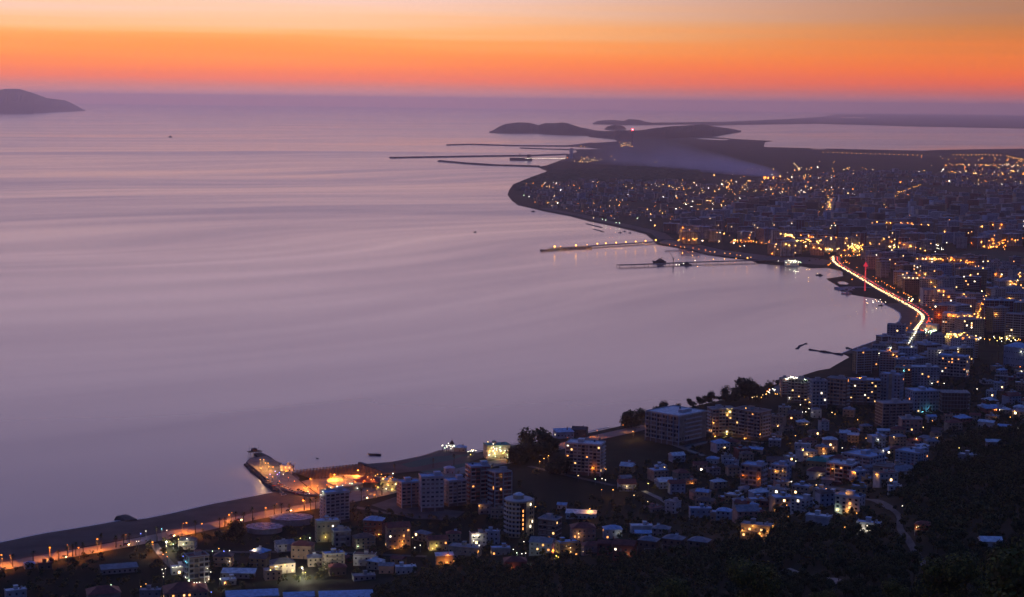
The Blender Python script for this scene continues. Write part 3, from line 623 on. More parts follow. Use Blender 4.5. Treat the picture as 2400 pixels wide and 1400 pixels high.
# ------------------------------------------------------------------ landmark buildings
def round_tower():
    p = W(1214, 1262); m = mpp(p); d = Vector((p.x, p.y, 0)).normalized(); q = p+d*11; r_ = root('hotel', q, math.atan2(-d.x, d.y)); H_ = 84*m; fl = 8; fh = H_/fl; rad = 30*m
    s = MB(); n = 28; s.cyl(0, 0, -6, H_, rad, rad, WM['cream'], n); s.box(rad*.35, rad*1.25, -rad*.35, rad*.8, -6, H_, WM['cream']); s.build('wall', r_)
    s = MB(); s.cyl(0, 0, H_, H_+.4, rad+1.1, rad+1.1, RM['grey'], n); s.cyl(0, 0, H_+.4, H_+1.2, rad+1.0, rad+1.0, railing, n); rf = s.build('roof', r_)
    s = MB(); s.cyl(0, 0, H_+1.2, H_+4.2, rad*.42, rad*.42, WM['cream'], 16); s.cyl(0, 0, H_+4.2, H_+5.6, rad*.45, rad*.2, RM['pale'], 16); s.build('roof_drum', rf)
    s = MB(); a0, a1 = -1.45, -.95
    vs = []; 
    for a in np.linspace(a0, a1, 5): vs += [(math.cos(a)*(rad+.25), math.sin(a)*(rad+.25), 0), (math.cos(a)*(rad+.25), math.sin(a)*(rad+.25), H_*.97)]
    s.add(vs, [(2*i, 2*i+2, 2*i+3, 2*i+1) for i in range(4)], glass); s.build('glass_strip', r_)
    for k in range(1, 6):
        s = MB(); s.box(-.35, .35, -.15, .15, 0, fh*.55, LIT[1]); place(s.mesh('stair_lamp'), 'stair_lamp', r_, (math.cos(-1.2)*(rad+.5), math.sin(-1.2)*(rad+.5), k*fh+fh*.8), -1.2+PI/2)
    k2 = ('tb', 1); b = MB(); b.box(-1.9, 1.9, -1.3, .2, -.2, .85, railing); bm_ = b.mesh('balcony')
    wn = winmesh(1.5, fh*.55, glass)
    for k in range(fl):
        for a in np.linspace(-2.9, -1.6, 5):
            x, y = math.cos(a)*rad, math.sin(a)*rad; place(wn, 'window', r_, (x, y, k*fh+.7), a+PI/2)
            if k: place(bm_, 'balcony', r_, (x, y, k*fh), a+PI/2)
        for a in (-.75, -.5): place(wn if (k*3+int(a*9)) % 5 else winmesh(1.5, fh*.55, LIT[2]), 'window', r_, (math.cos(a)*rad*1.0+2.2, math.sin(a)*rad-.4, k*fh+.7), a+PI/2)
    OCC.append((q.x, q.y, rad+3)); tag(r_, 'cream round tower hotel with a dark glass strip and warm stair lights', 'hotel')
round_tower()
PB = [  # x0, x1, ytop, ybase, floors, rotation, wall, roof, style, lit, label, extra
 (750, 819, 1156, 1229, 9, 24, 'white', 'blue', 'balcony', .0, 'slim pale nine storey tower behind the palm boulevard by the stone pier', dict(ratio=.55)),
 (930, 986, 1132, 1192, 7, 20, 'pink', 'blue', 'bands', .0, 'squat reddish block leftmost of the blue roofed tower cluster', dict(ratio=.7, top='blue')),
 (1036, 1092, 1128, 1188, 7, 26, 'pale blue', 'blue', 'balcony', .0, 'pale block between the stepped tower and the tall blue crowned tower', dict(ratio=.75)),
 (981, 1040, 1118, 1200, 8, 10, 'white', 'blue', 'bands', .0, 'tall stepped tower with pale pillars in the middle of the blue roofed cluster', dict(ratio=.7, top='pale')),
 (1090, 1148, 1094, 1182, 9, 20, 'brick red', 'blue', 'balcony', .02, 'tallest tower of the cluster with a blue glazed crown and red balconies', dict(ratio=.8, top='blue')),
 (1142, 1198, 1108, 1192, 8, 28, 'brick red', 'grey', 'balcony', .03, 'dark red block glowing orange at its foot, right end of the cluster', dict(ratio=.8)),
 (1325, 1418, 1042, 1116, 9, -14, 'beige', 'pale', 'balcony', .17, 'wide beige hotel with stacked side balconies and lit stairwell windows', dict(ratio=.55)),
 (1512, 1655, 975, 1046, 7, -38, 'beige', 'pale', 'balcony', .0, 'large unfinished grey corner block with a broad pale roof', dict(ratio=1.05)),
 (1656, 1722, 960, 1024, 8, 22, 'pink', 'grey', 'balcony', .10, 'pink block with warm windows behind the unfinished corner block', dict(ratio=.6)),
 (1716, 1806, 966, 1033, 8, -34, 'beige', 'brown', 'balcony', .02, 'long beige block with many stacked bays, right of the yellow lit wall', dict(ratio=.6)),
 (1826, 1850, 888, 930, 7, 20, 'pink', 'grey', 'balcony', .1, 'narrow seaside block with fairy lights on its roof terrace', dict(ratio=.8)),
 (1846, 1894, 889, 946, 8, -8, 'beige', 'grey', 'balcony', .14, 'seaside block with a green rooftop sign light and dark end walls', dict(ratio=.5)),
 (1896, 1937, 893, 958, 8, 14, 'pale blue', 'grey', 'balcony', .10, 'blue sided block right of the block with the green roof light', dict(ratio=.8)),
 (1937, 1990, 888, 958, 8, -18, 'peach', 'grey', 'balcony', .06, 'peach and grey block between the blue sided one and the wide lit one', dict(ratio=.6)),
 (1986, 2062, 892, 950, 8, 8, 'ochre', 'blue', 'balcony', .13, 'wide ochre block with scattered warm windows and an orange roof light', dict(ratio=.5)),
 (2062, 2116, 878, 950, 9, -16, 'pale blue', 'blue', 'grid', .03, 'pale tower with punched windows and a bright cream end wall', dict(ratio=.6, strip_wall='cream')),
 (2050, 2136, 946, 1006, 8, 24, 'brown', 'grey', 'bands', .0, 'dark brown banded block in front of the ochre seaside row', dict(ratio=.6)),
 (2105, 2160, 983, 1020, 4, 12, 'pink', 'grey', 'grid', .02, 'small pinkish cube block at the foot of the dark banded block', dict(ratio=.8)),
 (2120, 2198, 918, 968, 6, 26, 'pale blue', 'blue', 'grid', .01, 'blue grey block with a wide terrace roof beside the concrete frame', dict(ratio=.8)),
 (2198, 2272, 920, 966, 5, 10, 'grey', 'grey', 'frame', .0, 'bare concrete frame with rebar stubs on top', dict(ratio=.7)),
 (2198, 2270, 836, 890, 7, -12, 'white', 'blue', 'balcony', .12, 'white block with long white balconies at the edge of the dark park', dict(ratio=.6)),
 (2128, 2200, 862, 905, 7, 14, 'pale blue', 'pale', 'grid', .05, 'pale blue block left of the white balcony block', dict(ratio=.5)),
 (2330, 2362, 882, 910, 4, -16, 'white', 'pale', 'frame', .0, 'small white skeleton house with an arched gable', dict(ratio=.6)),
 (1976, 2072, 1066, 1116, 6, -34, 'pale blue', 'blue', 'balcony', .04, 'broad blue roofed block, left one of the twin blocks under the wooded slope', dict(ratio=.8)),
 (2098, 2174, 1060, 1102, 6, -28, 'pale blue', 'blue', 'grid', .03, 'blue roofed block, right one of the twin blocks under the wooded slope', dict(ratio=.8)),
 (1936, 2012, 1086, 1136, 5, -20, 'brick red', 'pale', 'balcony', .05, 'brick red block with white balcony bands in front of the twin blocks', dict(ratio=.8)),
 (2045, 2094, 1092, 1132, 4, -14, 'beige', 'brown', 'bands', .02, 'beige apartment house with a red ledge between the twin blocks', dict(ratio=.6)),
 (1956, 2026, 1164, 1204, 4, -22, 'white', 'blue', 'grid', .05, 'white shell building with rows of black window holes above the hill road', dict(ratio=.6)),
 (1852, 1904, 1170, 1202, 4, -34, 'white', 'pale', 'grid', .03, 'white four storey house alone above the dark wood edge', dict(ratio=.7)),
 (1736, 1797, 1092, 1148, 5, -22, 'beige', 'blue', 'balcony', .05, 'five storey corner house with orange lit balconies amid the village', dict(ratio=.8)),
 (1806, 1854, 1092, 1128, 4, -20, 'pale blue', 'blue', 'grid', .05, 'pale blue stepped house right of the orange lit corner house', dict(ratio=.8)),
 (433, 490, 1306, 1368, 5, 18, 'cream', 'red', 'balcony', .04, 'cream hotel with curved balconies amid garden lamps', dict(ratio=.7)),
 (777, 822, 1247, 1283, 3, 12, 'grey', 'grey', 'grid', .02, 'plain grey cube building below the slim pale tower', dict(ratio=.8)),
 (1261, 1316, 1218, 1266, 4, -24, 'brown', 'grey', 'bands', .02, 'dark banded house with a grey roof right of the round tower hotel', dict(ratio=.8)),
 (2156, 2232, 680, 724, 8, 14, 'white', 'grey', 'bands', .02, 'pale block with sweeping curved balcony bands above the bright road bend', dict(ratio=.5)),
 (2208, 2276, 736, 786, 9, -8, 'white', 'blue', 'balcony', .10, 'white tower block with lit yellow arcade at its foot', dict(ratio=.5)),
 (2232, 2300, 690, 728, 8, 16, 'pink', 'grey', 'balcony', .03, 'pink block behind the white arcade tower, beside a lit side street', dict(ratio=.5)),
 (2300, 2372, 705, 770, 10, 12, 'brick red', 'blue', 'bands', .05, 'tall brick red block right of the lit side street', dict(ratio=.5)),
 (2356, 2420, 738, 795, 10, -10, 'brown', 'grey', 'balcony', .06, 'dark brown block at the right edge above the lit park fringe', dict(ratio=.6)),
 (2110, 2146, 570, 600, 8, -8, 'white', 'pale', 'grid', .02, 'white gridded tower with a lit ground floor band', dict(ratio=.5)),
 (2030, 2058, 602, 632, 7, 20, 'pink', 'grey', 'grid', .02, 'pale block with a lit stairwell above the seafront road', dict(ratio=.7)),
 (2115, 2154, 655, 690, 7, 12, 'brown', 'grey', 'grid', .02, 'dark block with a glowing rooftop strip', dict(ratio=.7)),
 (2160, 2200, 620, 656, 8, 14, 'pale blue', 'grey', 'grid', .04, 'block with a lit yellow stairwell column near the round field', dict(ratio=.6)),
 (2200, 2232, 622, 656, 8, -8, 'pale blue', 'blue', 'grid', .02, 'plain blue slab beside the stairwell column block', dict(ratio=.6)),
 (2312, 2338, 616, 650, 9, 6, 'pale blue', 'blue', 'grid', .0, 'lone blue tower standing right of the dark round field', dict(ratio=.6)),
]
HERO_FINE = 36
for k, (x0, x1, yt, yb, fl, rot, wall, roof, style, lit, lab, ex) in enumerate(PB):
    pblock(x0, x1, yt, yb, fl, rot, wall, roof, style, lit, lab, detail=2 if (k < HERO_FINE and (x1-x0) > 44) else 1, **ex)

# ------------------------------------------------------------------ village houses near the wood
PH = [  # x0,x1,yt,yb,floors,rot,wall,rooftype,roofcol,lit
 (236, 322, 1334, 1346, 1, 8, 'grey', 'shed', 'grey', 0, 'long low grey glasshouse roof in the dark field left of the cream hotel'),
 (12, 62, 1386, 1412, 2, 10, 'white', 'flat', 'pale', .1, 'white framed house at the bottom left corner'),
 (203, 282, 1392, 1412, 1, 6, 'beige', 'hip', 'red', .05, 'broad red roofed house at the bottom edge under a green lamp'),
 (328, 378, 1386, 1412, 2, -8, 'grey', 'flat', 'grey', .1, 'grey flat house with roof clutter at the bottom edge'),
 (382, 488, 1390, 1414, 2, 5, 'peach', 'hip', 'red', .2, 'long red roofed peach house at the bottom edge'),
 (530, 652, 1398, 1420, 1, 3, 'white', 'shed', 'blue', 0, 'leftmost of the three long blue roofs on the bottom edge'),
 (665, 736, 1398, 1420, 1, 3, 'white', 'shed', 'blue', 0, 'middle one of the three long blue roofs on the bottom edge'),
 (748, 874, 1399, 1420, 1, 3, 'white', 'shed', 'blue', 0, 'rightmost of the three long blue roofs on the bottom edge'),
 (56, 82, 1322, 1334, 1, 10, 'pale blue', 'hip', 'blue', 0, 'small pale domed shed beside the boulevard palms'),
 (90, 122, 1322, 1336, 1, 6, 'brown', 'flat', 'red', 0, 'small red topped hut next to the pale domed shed'),
 (418, 462, 1268, 1290, 2, -14, 'cream', 'hip', 'dark', .3, 'dark roofed villa with greenish lit walls by the boulevard'),
 (500, 548, 1305, 1330, 2, -12, 'peach', 'hip', 'brown', .1, 'peach villa with a brown roof behind the cream hotel'),
 (520, 600, 1345, 1358, 1, -10, 'grey', 'shed', 'pale', 0, 'curved pale roof strip left of the floodlit villa'),
 (400, 436, 1330, 1348, 1, 8, 'white', 'flat', 'pale', .3, 'low terrace house ringed by white lamps left of the cream hotel'),
 (738, 796, 1222, 1272, 3, 10, 'beige', 'flat', 'blue', .05, 'three storey house with pale blue terrace roof below the slim tower'),
 (643, 690, 1276, 1296, 2, 14, 'white', 'gable', 'grey', .05, 'white gabled house left of the wide red roofed one'),
 (682, 738, 1280, 1312, 2, -14, 'peach', 'hip', 'red', .2, 'wide red roofed house with a reddish lit dormer'),
 (755, 808, 1299, 1334, 4, 14, 'cream', 'flat', 'blue', .12, 'cream four storey house with solar heaters on a blue roof'),
 (632, 692, 1322, 1346, 2, 12, 'cream', 'hip', 'dark', .3, 'yellow floodlit villa beside the brightest star like lamp'),
 (825, 880, 1262, 1288, 3, 16, 'peach', 'hip', 'brown', .08, 'peach hip roofed house left of the big dark red house'),
 (852, 902, 1220, 1262, 3, -14, 'brick red', 'hip', 'blue', .06, 'brick house with a bright blue hip roof'),
 (902, 962, 1236, 1288, 4, 12, 'peach', 'gable', 'red', .15, 'big dark red roofed house with warm lit ground floor'),
 (828, 882, 1302, 1328, 2, -10, 'white', 'flat', 'brown', .15, 'white villa with a pale lit porch right of the cream four storey house'),
 (888, 924, 1326, 1346, 1, -8, 'pink', 'gable', 'grey', .0, 'pink row house end under the wood, right of the white villa'),
 (926, 975, 1330, 1346, 1, 5, 'white', 'flat', 'pale', .0, 'low pale roofed workshop beside the pink row house'),
 (770, 812, 1330, 1350, 1, 8, 'brown', 'hip', 'red', 0, 'low red roofed cottage in front of the cream four storey house'),
 (825, 880, 1352, 1362, 1, 8, 'grey', 'flat', 'grey', 0, 'low grey roof peeping from the wood below the cottage'),
 (1000, 1050, 1266, 1292, 2, 12, 'beige', 'gable', 'red', .2, 'deep red gabled house with yellow porch lights'),
 (1050, 1130, 1284, 1312, 2, -16, 'cream', 'flat', 'grey', .12, 'grey roofed house with an orange lit gable end'),
 (1020, 1062, 1302, 1324, 1, 10, 'peach', 'shed', 'pale', .3, 'pale roofed lean to glowing orange beside the grey roofed house'),
 (1100, 1140, 1250, 1290, 3, 12, 'white', 'flat', 'red', .4, 'tall white house with bright white verandas left of the round tower'),
 (1136, 1172, 1246, 1278, 3, -12, 'pale blue', 'flat', 'blue', .05, 'blue flat roofed house between the veranda house and the round tower'),
 (1150, 1196, 1285, 1302, 1, 5, 'grey', 'flat', 'blue', .1, 'low blue roofed house at the foot of the round tower'),
 (1240, 1302, 1270, 1302, 3, -16, 'white', 'gable', 'grey', .12, 'white gabled house with a bright solar panel right of the round tower foot'),
 (1300, 1356, 1270, 1306, 3, 26, 'ochre', 'flat', 'blue', .2, 'orange lit ochre house with a glossy blue roof'),
 (1362, 1408, 1276, 1300, 2, 14, 'pink', 'hip', 'red', .05, 'pink house right of the orange lit ochre house'),
 (1400, 1436, 1272, 1300, 2, -12, 'brick red', 'gable', 'red', .0, 'dark red house with lattice terrace between two pink ones'),
 (1436, 1492, 1276, 1312, 2, -12, 'brick red', 'gable', 'red', .1, 'red gabled house whose ridge carries a row of white tiles'),
 (1495, 1546, 1266, 1300, 2, -18, 'brown', 'hip', 'grey', .0, 'leftmost of the three dark pyramid roofed houses at the wood edge'),
 (1552, 1606, 1262, 1290, 2, -18, 'brown', 'hip', 'grey', .0, 'middle of the three dark pyramid roofed houses at the wood edge'),
 (1612, 1666, 1268, 1294, 2, -18, 'brown', 'hip', 'grey', .0, 'rightmost of the three dark pyramid roofed houses at the wood edge'),
 (1335, 1396, 1236, 1274, 3, 10, 'pink', 'hip', 'red', .15, 'three storey house with a dark red hip roof and two stacked white lights'),
 (1412, 1458, 1240, 1264, 2, 10, 'pale blue', 'hip', 'blue', .1, 'small blue hip roofed house amid dark trees'),
 (1476, 1530, 1234, 1250, 1, 8, 'white', 'flat', 'pale', .05, 'bright pale flat roof in two steps above the pyramid roofed houses'),
 (1488, 1526, 1250, 1260, 1, 4, 'white', 'shed', 'blue', 0, 'bright blue shed roof just below the pale stepped roof'),
 (1528, 1572, 1238, 1258, 2, -12, 'grey', 'hip', 'grey', .0, 'grey hip roofed house right of the bright blue shed'),
 (1180, 1234, 1314, 1338, 1, 5, 'brick red', 'hip', 'red', .05, 'deep red roofed house alone inside the wood'),
 (1326, 1398, 1204, 1217, 1, -6, 'white', 'shed', 'pale', 0, 'long bright pale shed roof alone in the dark scrub'),
 (1306, 1328, 1184, 1194, 1, -10, 'white', 'shed', 'blue', 0, 'small bright blue shed roof left of the long pale shed'),
 (1120, 1150, 1184, 1206, 2, 10, 'grey', 'flat', 'grey', .0, 'grey cube house lit amber on its left, left of the round tower top'),
 (1150, 1182, 1194, 1216, 2, -8, 'beige', 'flat', 'brown', .0, 'plain beige cube house touching the round tower'),
 (1630, 1666, 1152, 1184, 3, -22, 'beige', 'gable', 'blue', .03, 'tall narrow house with a single blue slope above the village lane'),
 (1614, 1668, 1192, 1216, 2, 8, 'pale blue', 'flat', 'blue', .05, 'left half of the pair of broad bright blue roofs'),
 (1664, 1712, 1202, 1220, 1, -14, 'peach', 'flat', 'blue', .2, 'right half of the pair of broad bright blue roofs'),
 (1716, 1750, 1172, 1190, 2, 12, 'grey', 'hip', 'grey', .05, 'grey hip roofed house right of the bright blue roof pair'),
 (1745, 1778, 1184, 1198, 1, -10, 'pale blue', 'hip', 'blue', 0, 'small bluish hip roof near the village street lamp'),
 (1736, 1812, 1232, 1262, 2, -12, 'beige', 'flat', 'grey', .25, 'house ringed by four orange garden lamps in the wood edge'),
 (1888, 1950, 1210, 1236, 1, -16, 'white', 'flat', 'pale', .0, 'pale terraced roof in steps above the dark wood'),
 (2008, 2064, 1226, 1250, 2, -10, 'white', 'flat', 'blue', .35, 'white villa with two glaring white lamps inside the wood'),
 (2144, 2186, 1228, 1252, 2, -14, 'brick red', 'hip', 'red', .05, 'red house at the head of the winding hill road'),
 (2294, 2346, 1268, 1296, 1, 12, 'white', 'gable', 'pale', 0, 'pale roofed cottage on the wooded slope at the right'),
 (1890, 1944, 1080, 1108, 2, -10, 'ochre', 'hip', 'green', .0, 'ochre hall with a bright green roof'),
 (1890, 1946, 1104, 1124, 1, -12, 'white', 'hip', 'red', .05, 'long red hip roof in front of the green roofed hall'),
 (1925, 1955, 1124, 1140, 1, -14, 'grey', 'shed', 'grey', .0, 'narrow grey shed roof beside the brick red balcony block'),
 (1862, 1900, 1042, 1062, 2, -8, 'white', 'flat', 'pale', .3, 'pale house with a bright orange window left of the twin blocks'),
 (1926, 1962, 1030, 1062, 2, 10, 'pink', 'hip', 'pale', .2, 'pinkish house under a bright pale hip roof'),
 (1990, 2014, 1010, 1016, 1, 4, 'white', 'shed', 'blue', 0, 'bright blue canopy roof above the twin blocks'),
 (2056, 2086, 1010, 1018, 1, 8, 'white', 'shed', 'pale', 0, 'bright tilted pale roof left of the small pinkish cube block'),
 (2086, 2122, 1006, 1026, 2, -12, 'peach', 'hip', 'red', .15, 'peach house with deep red roof just left of the pinkish cube block'),
 (2292, 2330, 990, 1004, 1, -20, 'white', 'shed', 'pale', 0, 'left one of two bright tilted roofs at the top of the wooded slope'),
 (2338, 2370, 1000, 1012, 1, -12, 'brick red', 'shed', 'blue', 0, 'right one of two bright tilted roofs at the top of the wooded slope'),
 (2246, 2294, 1066, 1080, 1, -14, 'grey', 'flat', 'pale', 0, 'grey terraced house half sunk in the wooded slope'),
 (2310, 2345, 1036, 1050, 1, 10, 'grey', 'shed', 'pale', 0, 'small pale roof high in the wooded slope'),
 (2080, 2112, 1140, 1160, 2, 8, 'white', 'flat', 'pale', 0, 'two low pale cubes at the edge of the slope wood'),
 (1995, 2032, 1140, 1168, 2, -10, 'ochre', 'flat', 'blue', .15, 'ochre house with a brilliant blue roof behind the white shell'),
 (1655, 1686, 1076, 1088, 1, -16, 'white', 'hip', 'blue', .1, 'small brilliant blue roof alone left of a lamp'),
 (1754, 1788, 1054, 1066, 1, -14, 'peach', 'shed', 'blue', .1, 'tilted bright blue roof with an orange lit gable below'),
 (1690, 1716, 1070, 1088, 2, 10, 'white', 'flat', 'grey', .1, 'small white cube house in the middle of the village'),
 (2352, 2420, 815, 862, 3, -30, 'pale blue', 'hip', 'blue', 0, 'large blue roofed hall at the right edge of the park'),
 (1900, 1925, 960, 980, 2, 14, 'white', 'hip', 'grey', .0, 'grey hip roofed house behind the ochre seaside row lamps'),
 (1975, 2004, 960, 978, 2, -10, 'peach', 'hip', 'grey', .0, 'orange lit stucco house below the wide ochre block'),
]
for t_ in PH:
    x0, x1 = t_[:2]; phouse(*t_[:10], label=t_[10], ratio=.32 if t_[7] == 'shed' else .55 if t_[7] == 'flat' else .7, detail=2 if x1-x0 > 40 and t_[9] > 0 and x0 < 2100 else 1, solar=(x0 in (755, 1240, 902, 643, 738, 433)), cat='house' if t_[7] != 'shed' else 'shed')

# oval terraces left of the slim tower, hexagonal beach club roof, market hall
def disc_house(x, y, rx, ry, h, label, cat, roofm, name, wallm=WM['grey']):
    p = W(x, y); m = mpp(p); dep = 330/math.hypot(p.x, p.y); r_ = root(name, p); n = 24
    s = MB(); s.prism([(math.cos(2*PI*i/n)*rx*m*.94, math.sin(2*PI*i/n)*ry*m/dep*.94) for i in range(n)], -4, h-.3, wallm); s.build('wall', r_)
    s = MB(); s.prism([(math.cos(2*PI*i/n)*rx*m, math.sin(2*PI*i/n)*ry*m/dep) for i in range(n)], h-.3, h, roofm)
    for i in range(7): a = i*.9; s.box(math.cos(a)*rx*m*.5-.8, math.cos(a)*rx*m*.5+.8, math.sin(a)*ry*m/dep*.5-1, math.sin(a)*ry*m/dep*.5+1, h, h+.5, railing)
    s.build('roof', r_); OCC.append((p.x, p.y, rx*m)); tag(r_, label, cat); return r_
flecked = mat('flecked membrane roof', (.26, .32, .42), .7, noise=(.35, .25, 1.2))
disc_house(620, 1245, 44, 9, 4, 'front oval terrace with a flecked bluish roof below the palms', 'terrace', flecked, 'oval_terrace')
disc_house(682, 1226, 52, 9, 5, 'rear oval terrace with a flecked bluish roof, nearer to the slim tower', 'terrace', flecked, 'oval_terrace')
disc_house(812, 1140, 46, 14, 5, 'flat round beach club roof dotted with white lamps', 'club', mat('club roof', (.22, .25, .24), .8, noise=(.2, .6, 1.3)), 'beach_club')
phouse(828, 898, 1132, 1147, 1, -18, 'brown', 'hip', 'red', 0, 'low dark red market roof beside the round beach club', cat='hall')
phouse(892, 932, 1128, 1152, 2, -16, 'cream', 'flat', 'pale', .6, 'yellow lit beach bar at the land end of the straight groyne', cat='bar')
phouse(656, 690, 1094, 1108, 2, -20, 'white', 'flat', 'pale', .6, 'bright lit kiosk with violet glow in the middle of the stone pier', cat='kiosk')
phouse(1296, 1345, 1014, 1026, 1, 18, 'pale blue', 'shed', 'blue', .1, 'low beach restaurant with a bluish roof left of the seafront grove', cat='restaurant')
phouse(1340, 1378, 1008, 1022, 1, -10, 'brown', 'gable', 'brown', .1, 'low brown beach pavilion just right of the bluish restaurant', cat='restaurant')
phouse(1064, 1094, 1050, 1060, 1, -12, 'grey', 'hip', 'blue', .0, 'small blue pyramid pavilion right of the white lit beach tower', cat='pavilion')
phouse(1132, 1196, 1046, 1078, 2, 14, 'cream', 'flat', 'green', .5, 'terrace restaurant hung with yellow green lights amid trees', cat='restaurant')
phouse(1040, 1066, 1098, 1112, 1, 14, 'pale blue', 'hip', 'blue', 0, 'small round blue pavilion roof behind the tower cluster', cat='pavilion')
phouse(2160, 2200, 762, 776, 1, -8, 'white', 'flat', 'pale', .6, 'white lit restaurant tent beside the bright road bend', cat='restaurant')
phouse(1838, 1872, 613, 622, 1, 5, 'white', 'flat', 'pale', .6, 'white lit quay building at the root of the dark ship pier', cat='building')
phouse(1986, 2014, 566, 580, 3, -6, 'ochre', 'flat', 'pale', .8, 'orange lit palace front at the upper end of the seafront road', cat='building')

# ------------------------------------------------------------------ procedural quarters
EXC = [[(2140, 792), (2420, 800), (2520, 815), (2520, 852), (2300, 856), (2272, 820), (2190, 822)], [(2190, 588), (2480, 580), (2480, 630), (2190, 622)],
       [(1420, 1038), (1520, 1008), (1610, 1060), (1560, 1090), (1420, 1085)], [(1190, 1112), (1420, 1128), (1470, 1175), (1270, 1180)]]
EXCW = [[(W(*q).x, W(*q).y) for q in e] for e in EXC]
def quarter(poly, step, seed, ang=0, jit=.3, beach=45):
    rnd = random.Random(seed); w = [W(*p) for p in poly]; pw = [(p.x, p.y) for p in w]
    xs = [p[0] for p in pw]; ys = [p[1] for p in pw]; out = []
    cx, cy = sum(xs)/len(xs), sum(ys)/len(ys); rad = max(math.hypot(x-cx, y-cy) for x, y in pw); n = int(rad/step)+1; ca, sa = math.cos(ang), math.sin(ang)
    for i in range(-n, n+1):
        for j in range(-n, n+1):
            a, b = (i+rnd.uniform(-jit, jit))*step, (j+rnd.uniform(-jit, jit))*step; out.append((cx+a*ca-b*sa, cy+a*sa+b*ca))
    P = np.array(out); k = inpoly(P, pw)
    for e in EXCW: k &= ~inpoly(P, e)
    P = P[k]; P = P[shore_dist(P) > beach]; return [tuple(p) for p in P]
pal_b = ['white', 'pale blue', 'beige', 'pink', 'grey', 'peach', 'cream', 'brick red', 'ochre', 'brown']
pal_h = ['white', 'cream', 'beige', 'pink', 'grey', 'peach', 'pale blue', 'ochre', 'brick red']
def fillb(poly, step, seed, f0, f1, w0, w1, lit, cap=999, detail=1, ang=.3, roofs=('blue', 'grey', 'grey', 'pale', 'brown')):
    rnd = random.Random(seed); n = 0; rest = []
    for x, y in sorted(quarter(poly, step, seed, ang), key=lambda p: p[1]):
        W_ = rnd.uniform(w0, w1); D_ = W_*rnd.uniform(.45, .75); fl = rnd.randint(f0, f1)
        if not occ_free(x, y, max(W_, D_)*.5): continue
        rz = rnd.choice((.35, .45, -.3, .2, -.15))+rnd.uniform(-.1, .1)
        a = (Vector((x, y, hh(x, y))), rz, W_, D_, fl*3.05, fl, rnd.choice(pal_b), rnd.choice(roofs), rnd.choice(('balcony', 'balcony', 'grid', 'bands')), lit, rnd.randrange(9999))
        if n < cap: block(*a, detail=detail); n += 1
        else: rest.append((x, y, rz, W_, D_, fl*3.05, a[6])); OCC.append((x, y, W_*.5))
    return rest
REST = []
REST += fillb([(1850, 890), (1990, 850), (2100, 812), (2265, 812), (2275, 850), (2200, 900), (2120, 905), (2070, 885), (1850, 888)], 29, 1, 7, 10, 17, 26, .03, roofs=('blue', 'grey', 'pale'))
REST += fillb([(2155, 690), (2300, 690), (2420, 700), (2420, 800), (2210, 792), (2200, 745)], 46, 2, 9, 13, 22, 34, .05)
REST += fillb([(2000, 606), (2150, 612), (2420, 640), (2420, 700), (2160, 690), (2080, 668)], 54, 3, 6, 10, 20, 30, .05)
REST += fillb([(1820, 606), (1800, 575), (1990, 560), (2420, 560), (2420, 585), (2180, 596), (2020, 592), (1950, 600)], 58, 4, 8, 12, 24, 40, .04, cap=60)
REST += fillb([(1700, 560), (1800, 530), (2000, 520), (2420, 520), (2420, 560), (1990, 560), (1800, 575)], 62, 5, 8, 12, 24, 44, .03, cap=70)
REST += fillb([(1650, 590), (1560, 568), (1560, 540), (1750, 480), (2420, 470), (2420, 520), (2000, 520), (1800, 530), (1700, 560)], 76, 6, 7, 11, 20, 42, .03, cap=30)
def fillh(poly, step, seed, f0, f1, w0, w1, lit, cap=999, ang=.4, rot=None):
    rnd = random.Random(seed); n = 0; rest = []
    for x, y in sorted(quarter(poly, step, seed, ang), key=lambda p: p[1]):
        W_ = rnd.uniform(w0, w1); D_ = W_*rnd.uniform(.6, .95); fl = rnd.randint(f0, f1)
        if not occ_free(x, y, max(W_, D_)*.5): continue
        rz = rnd.choice((.35, -.3, .2, -.5))+rnd.uniform(-.15, .15); wl = rnd.choice(pal_h); rk = rnd.choice(('hip', 'flat', 'flat', 'hip', 'gable', 'shed')); rc = rnd.choice(('red', 'red', 'grey', 'blue', 'pale', 'brown', 'grey'))
        if rk == 'shed': rk = 'flat'; rc = rnd.choice(('blue', 'pale'))
        if n < cap: house(Vector((x, y, hh(x, y))), rz, W_, D_, fl, wl, rk, rc, lit, rnd.randrange(9999), detail=1); n += 1
        else: rest.append((x, y, rz, W_, D_, fl*3.0, wl if rk == 'flat' else rc)); OCC.append((x, y, W_*.5))
    return rest
fillh([(1440, 1085), (1640, 1062), (1820, 962), (2060, 1015), (2200, 1010), (2200, 1052), (2090, 1140), (2060, 1200), (1700, 1230), (1500, 1200), (1420, 1160)], 31, 11, 1, 3, 9, 15, .05, cap=125)
fillh([(2180, 985), (2290, 950), (2300, 860), (2420, 862), (2420, 985), (2290, 992), (2200, 1040)], 34, 12, 1, 3, 9, 16, .07, cap=40)
RH = fillh([(2180, 640), (2420, 625), (2420, 700), (2300, 692)], 36, 13, 1, 3, 10, 18, .05, cap=25)
fillh([(560, 1292), (880, 1290), (1010, 1262), (1090, 1262), (1000, 1330), (640, 1372), (520, 1370)], 30, 14, 1, 2, 9, 14, .05, cap=14)
far_pool = quarter([(1212, 474), (1216, 434), (1350, 425), (1800, 426), (2000, 402), (2480, 396), (2480, 475), (1750, 485), (1560, 545), (1530, 556), (1440, 523), (1290, 494)], 46, 15, .2, beach=60)
far_pool = [p for p in far_pool if occ_free(p[0], p[1], 6) and math.sin(p[0]/210+p[1]/390)*math.sin(p[1]/260-p[0]/500)+math.sin(p[0]/73)*.35 > -.42]
rnd = random.Random(99); far_pool.sort(key=lambda p: p[1])
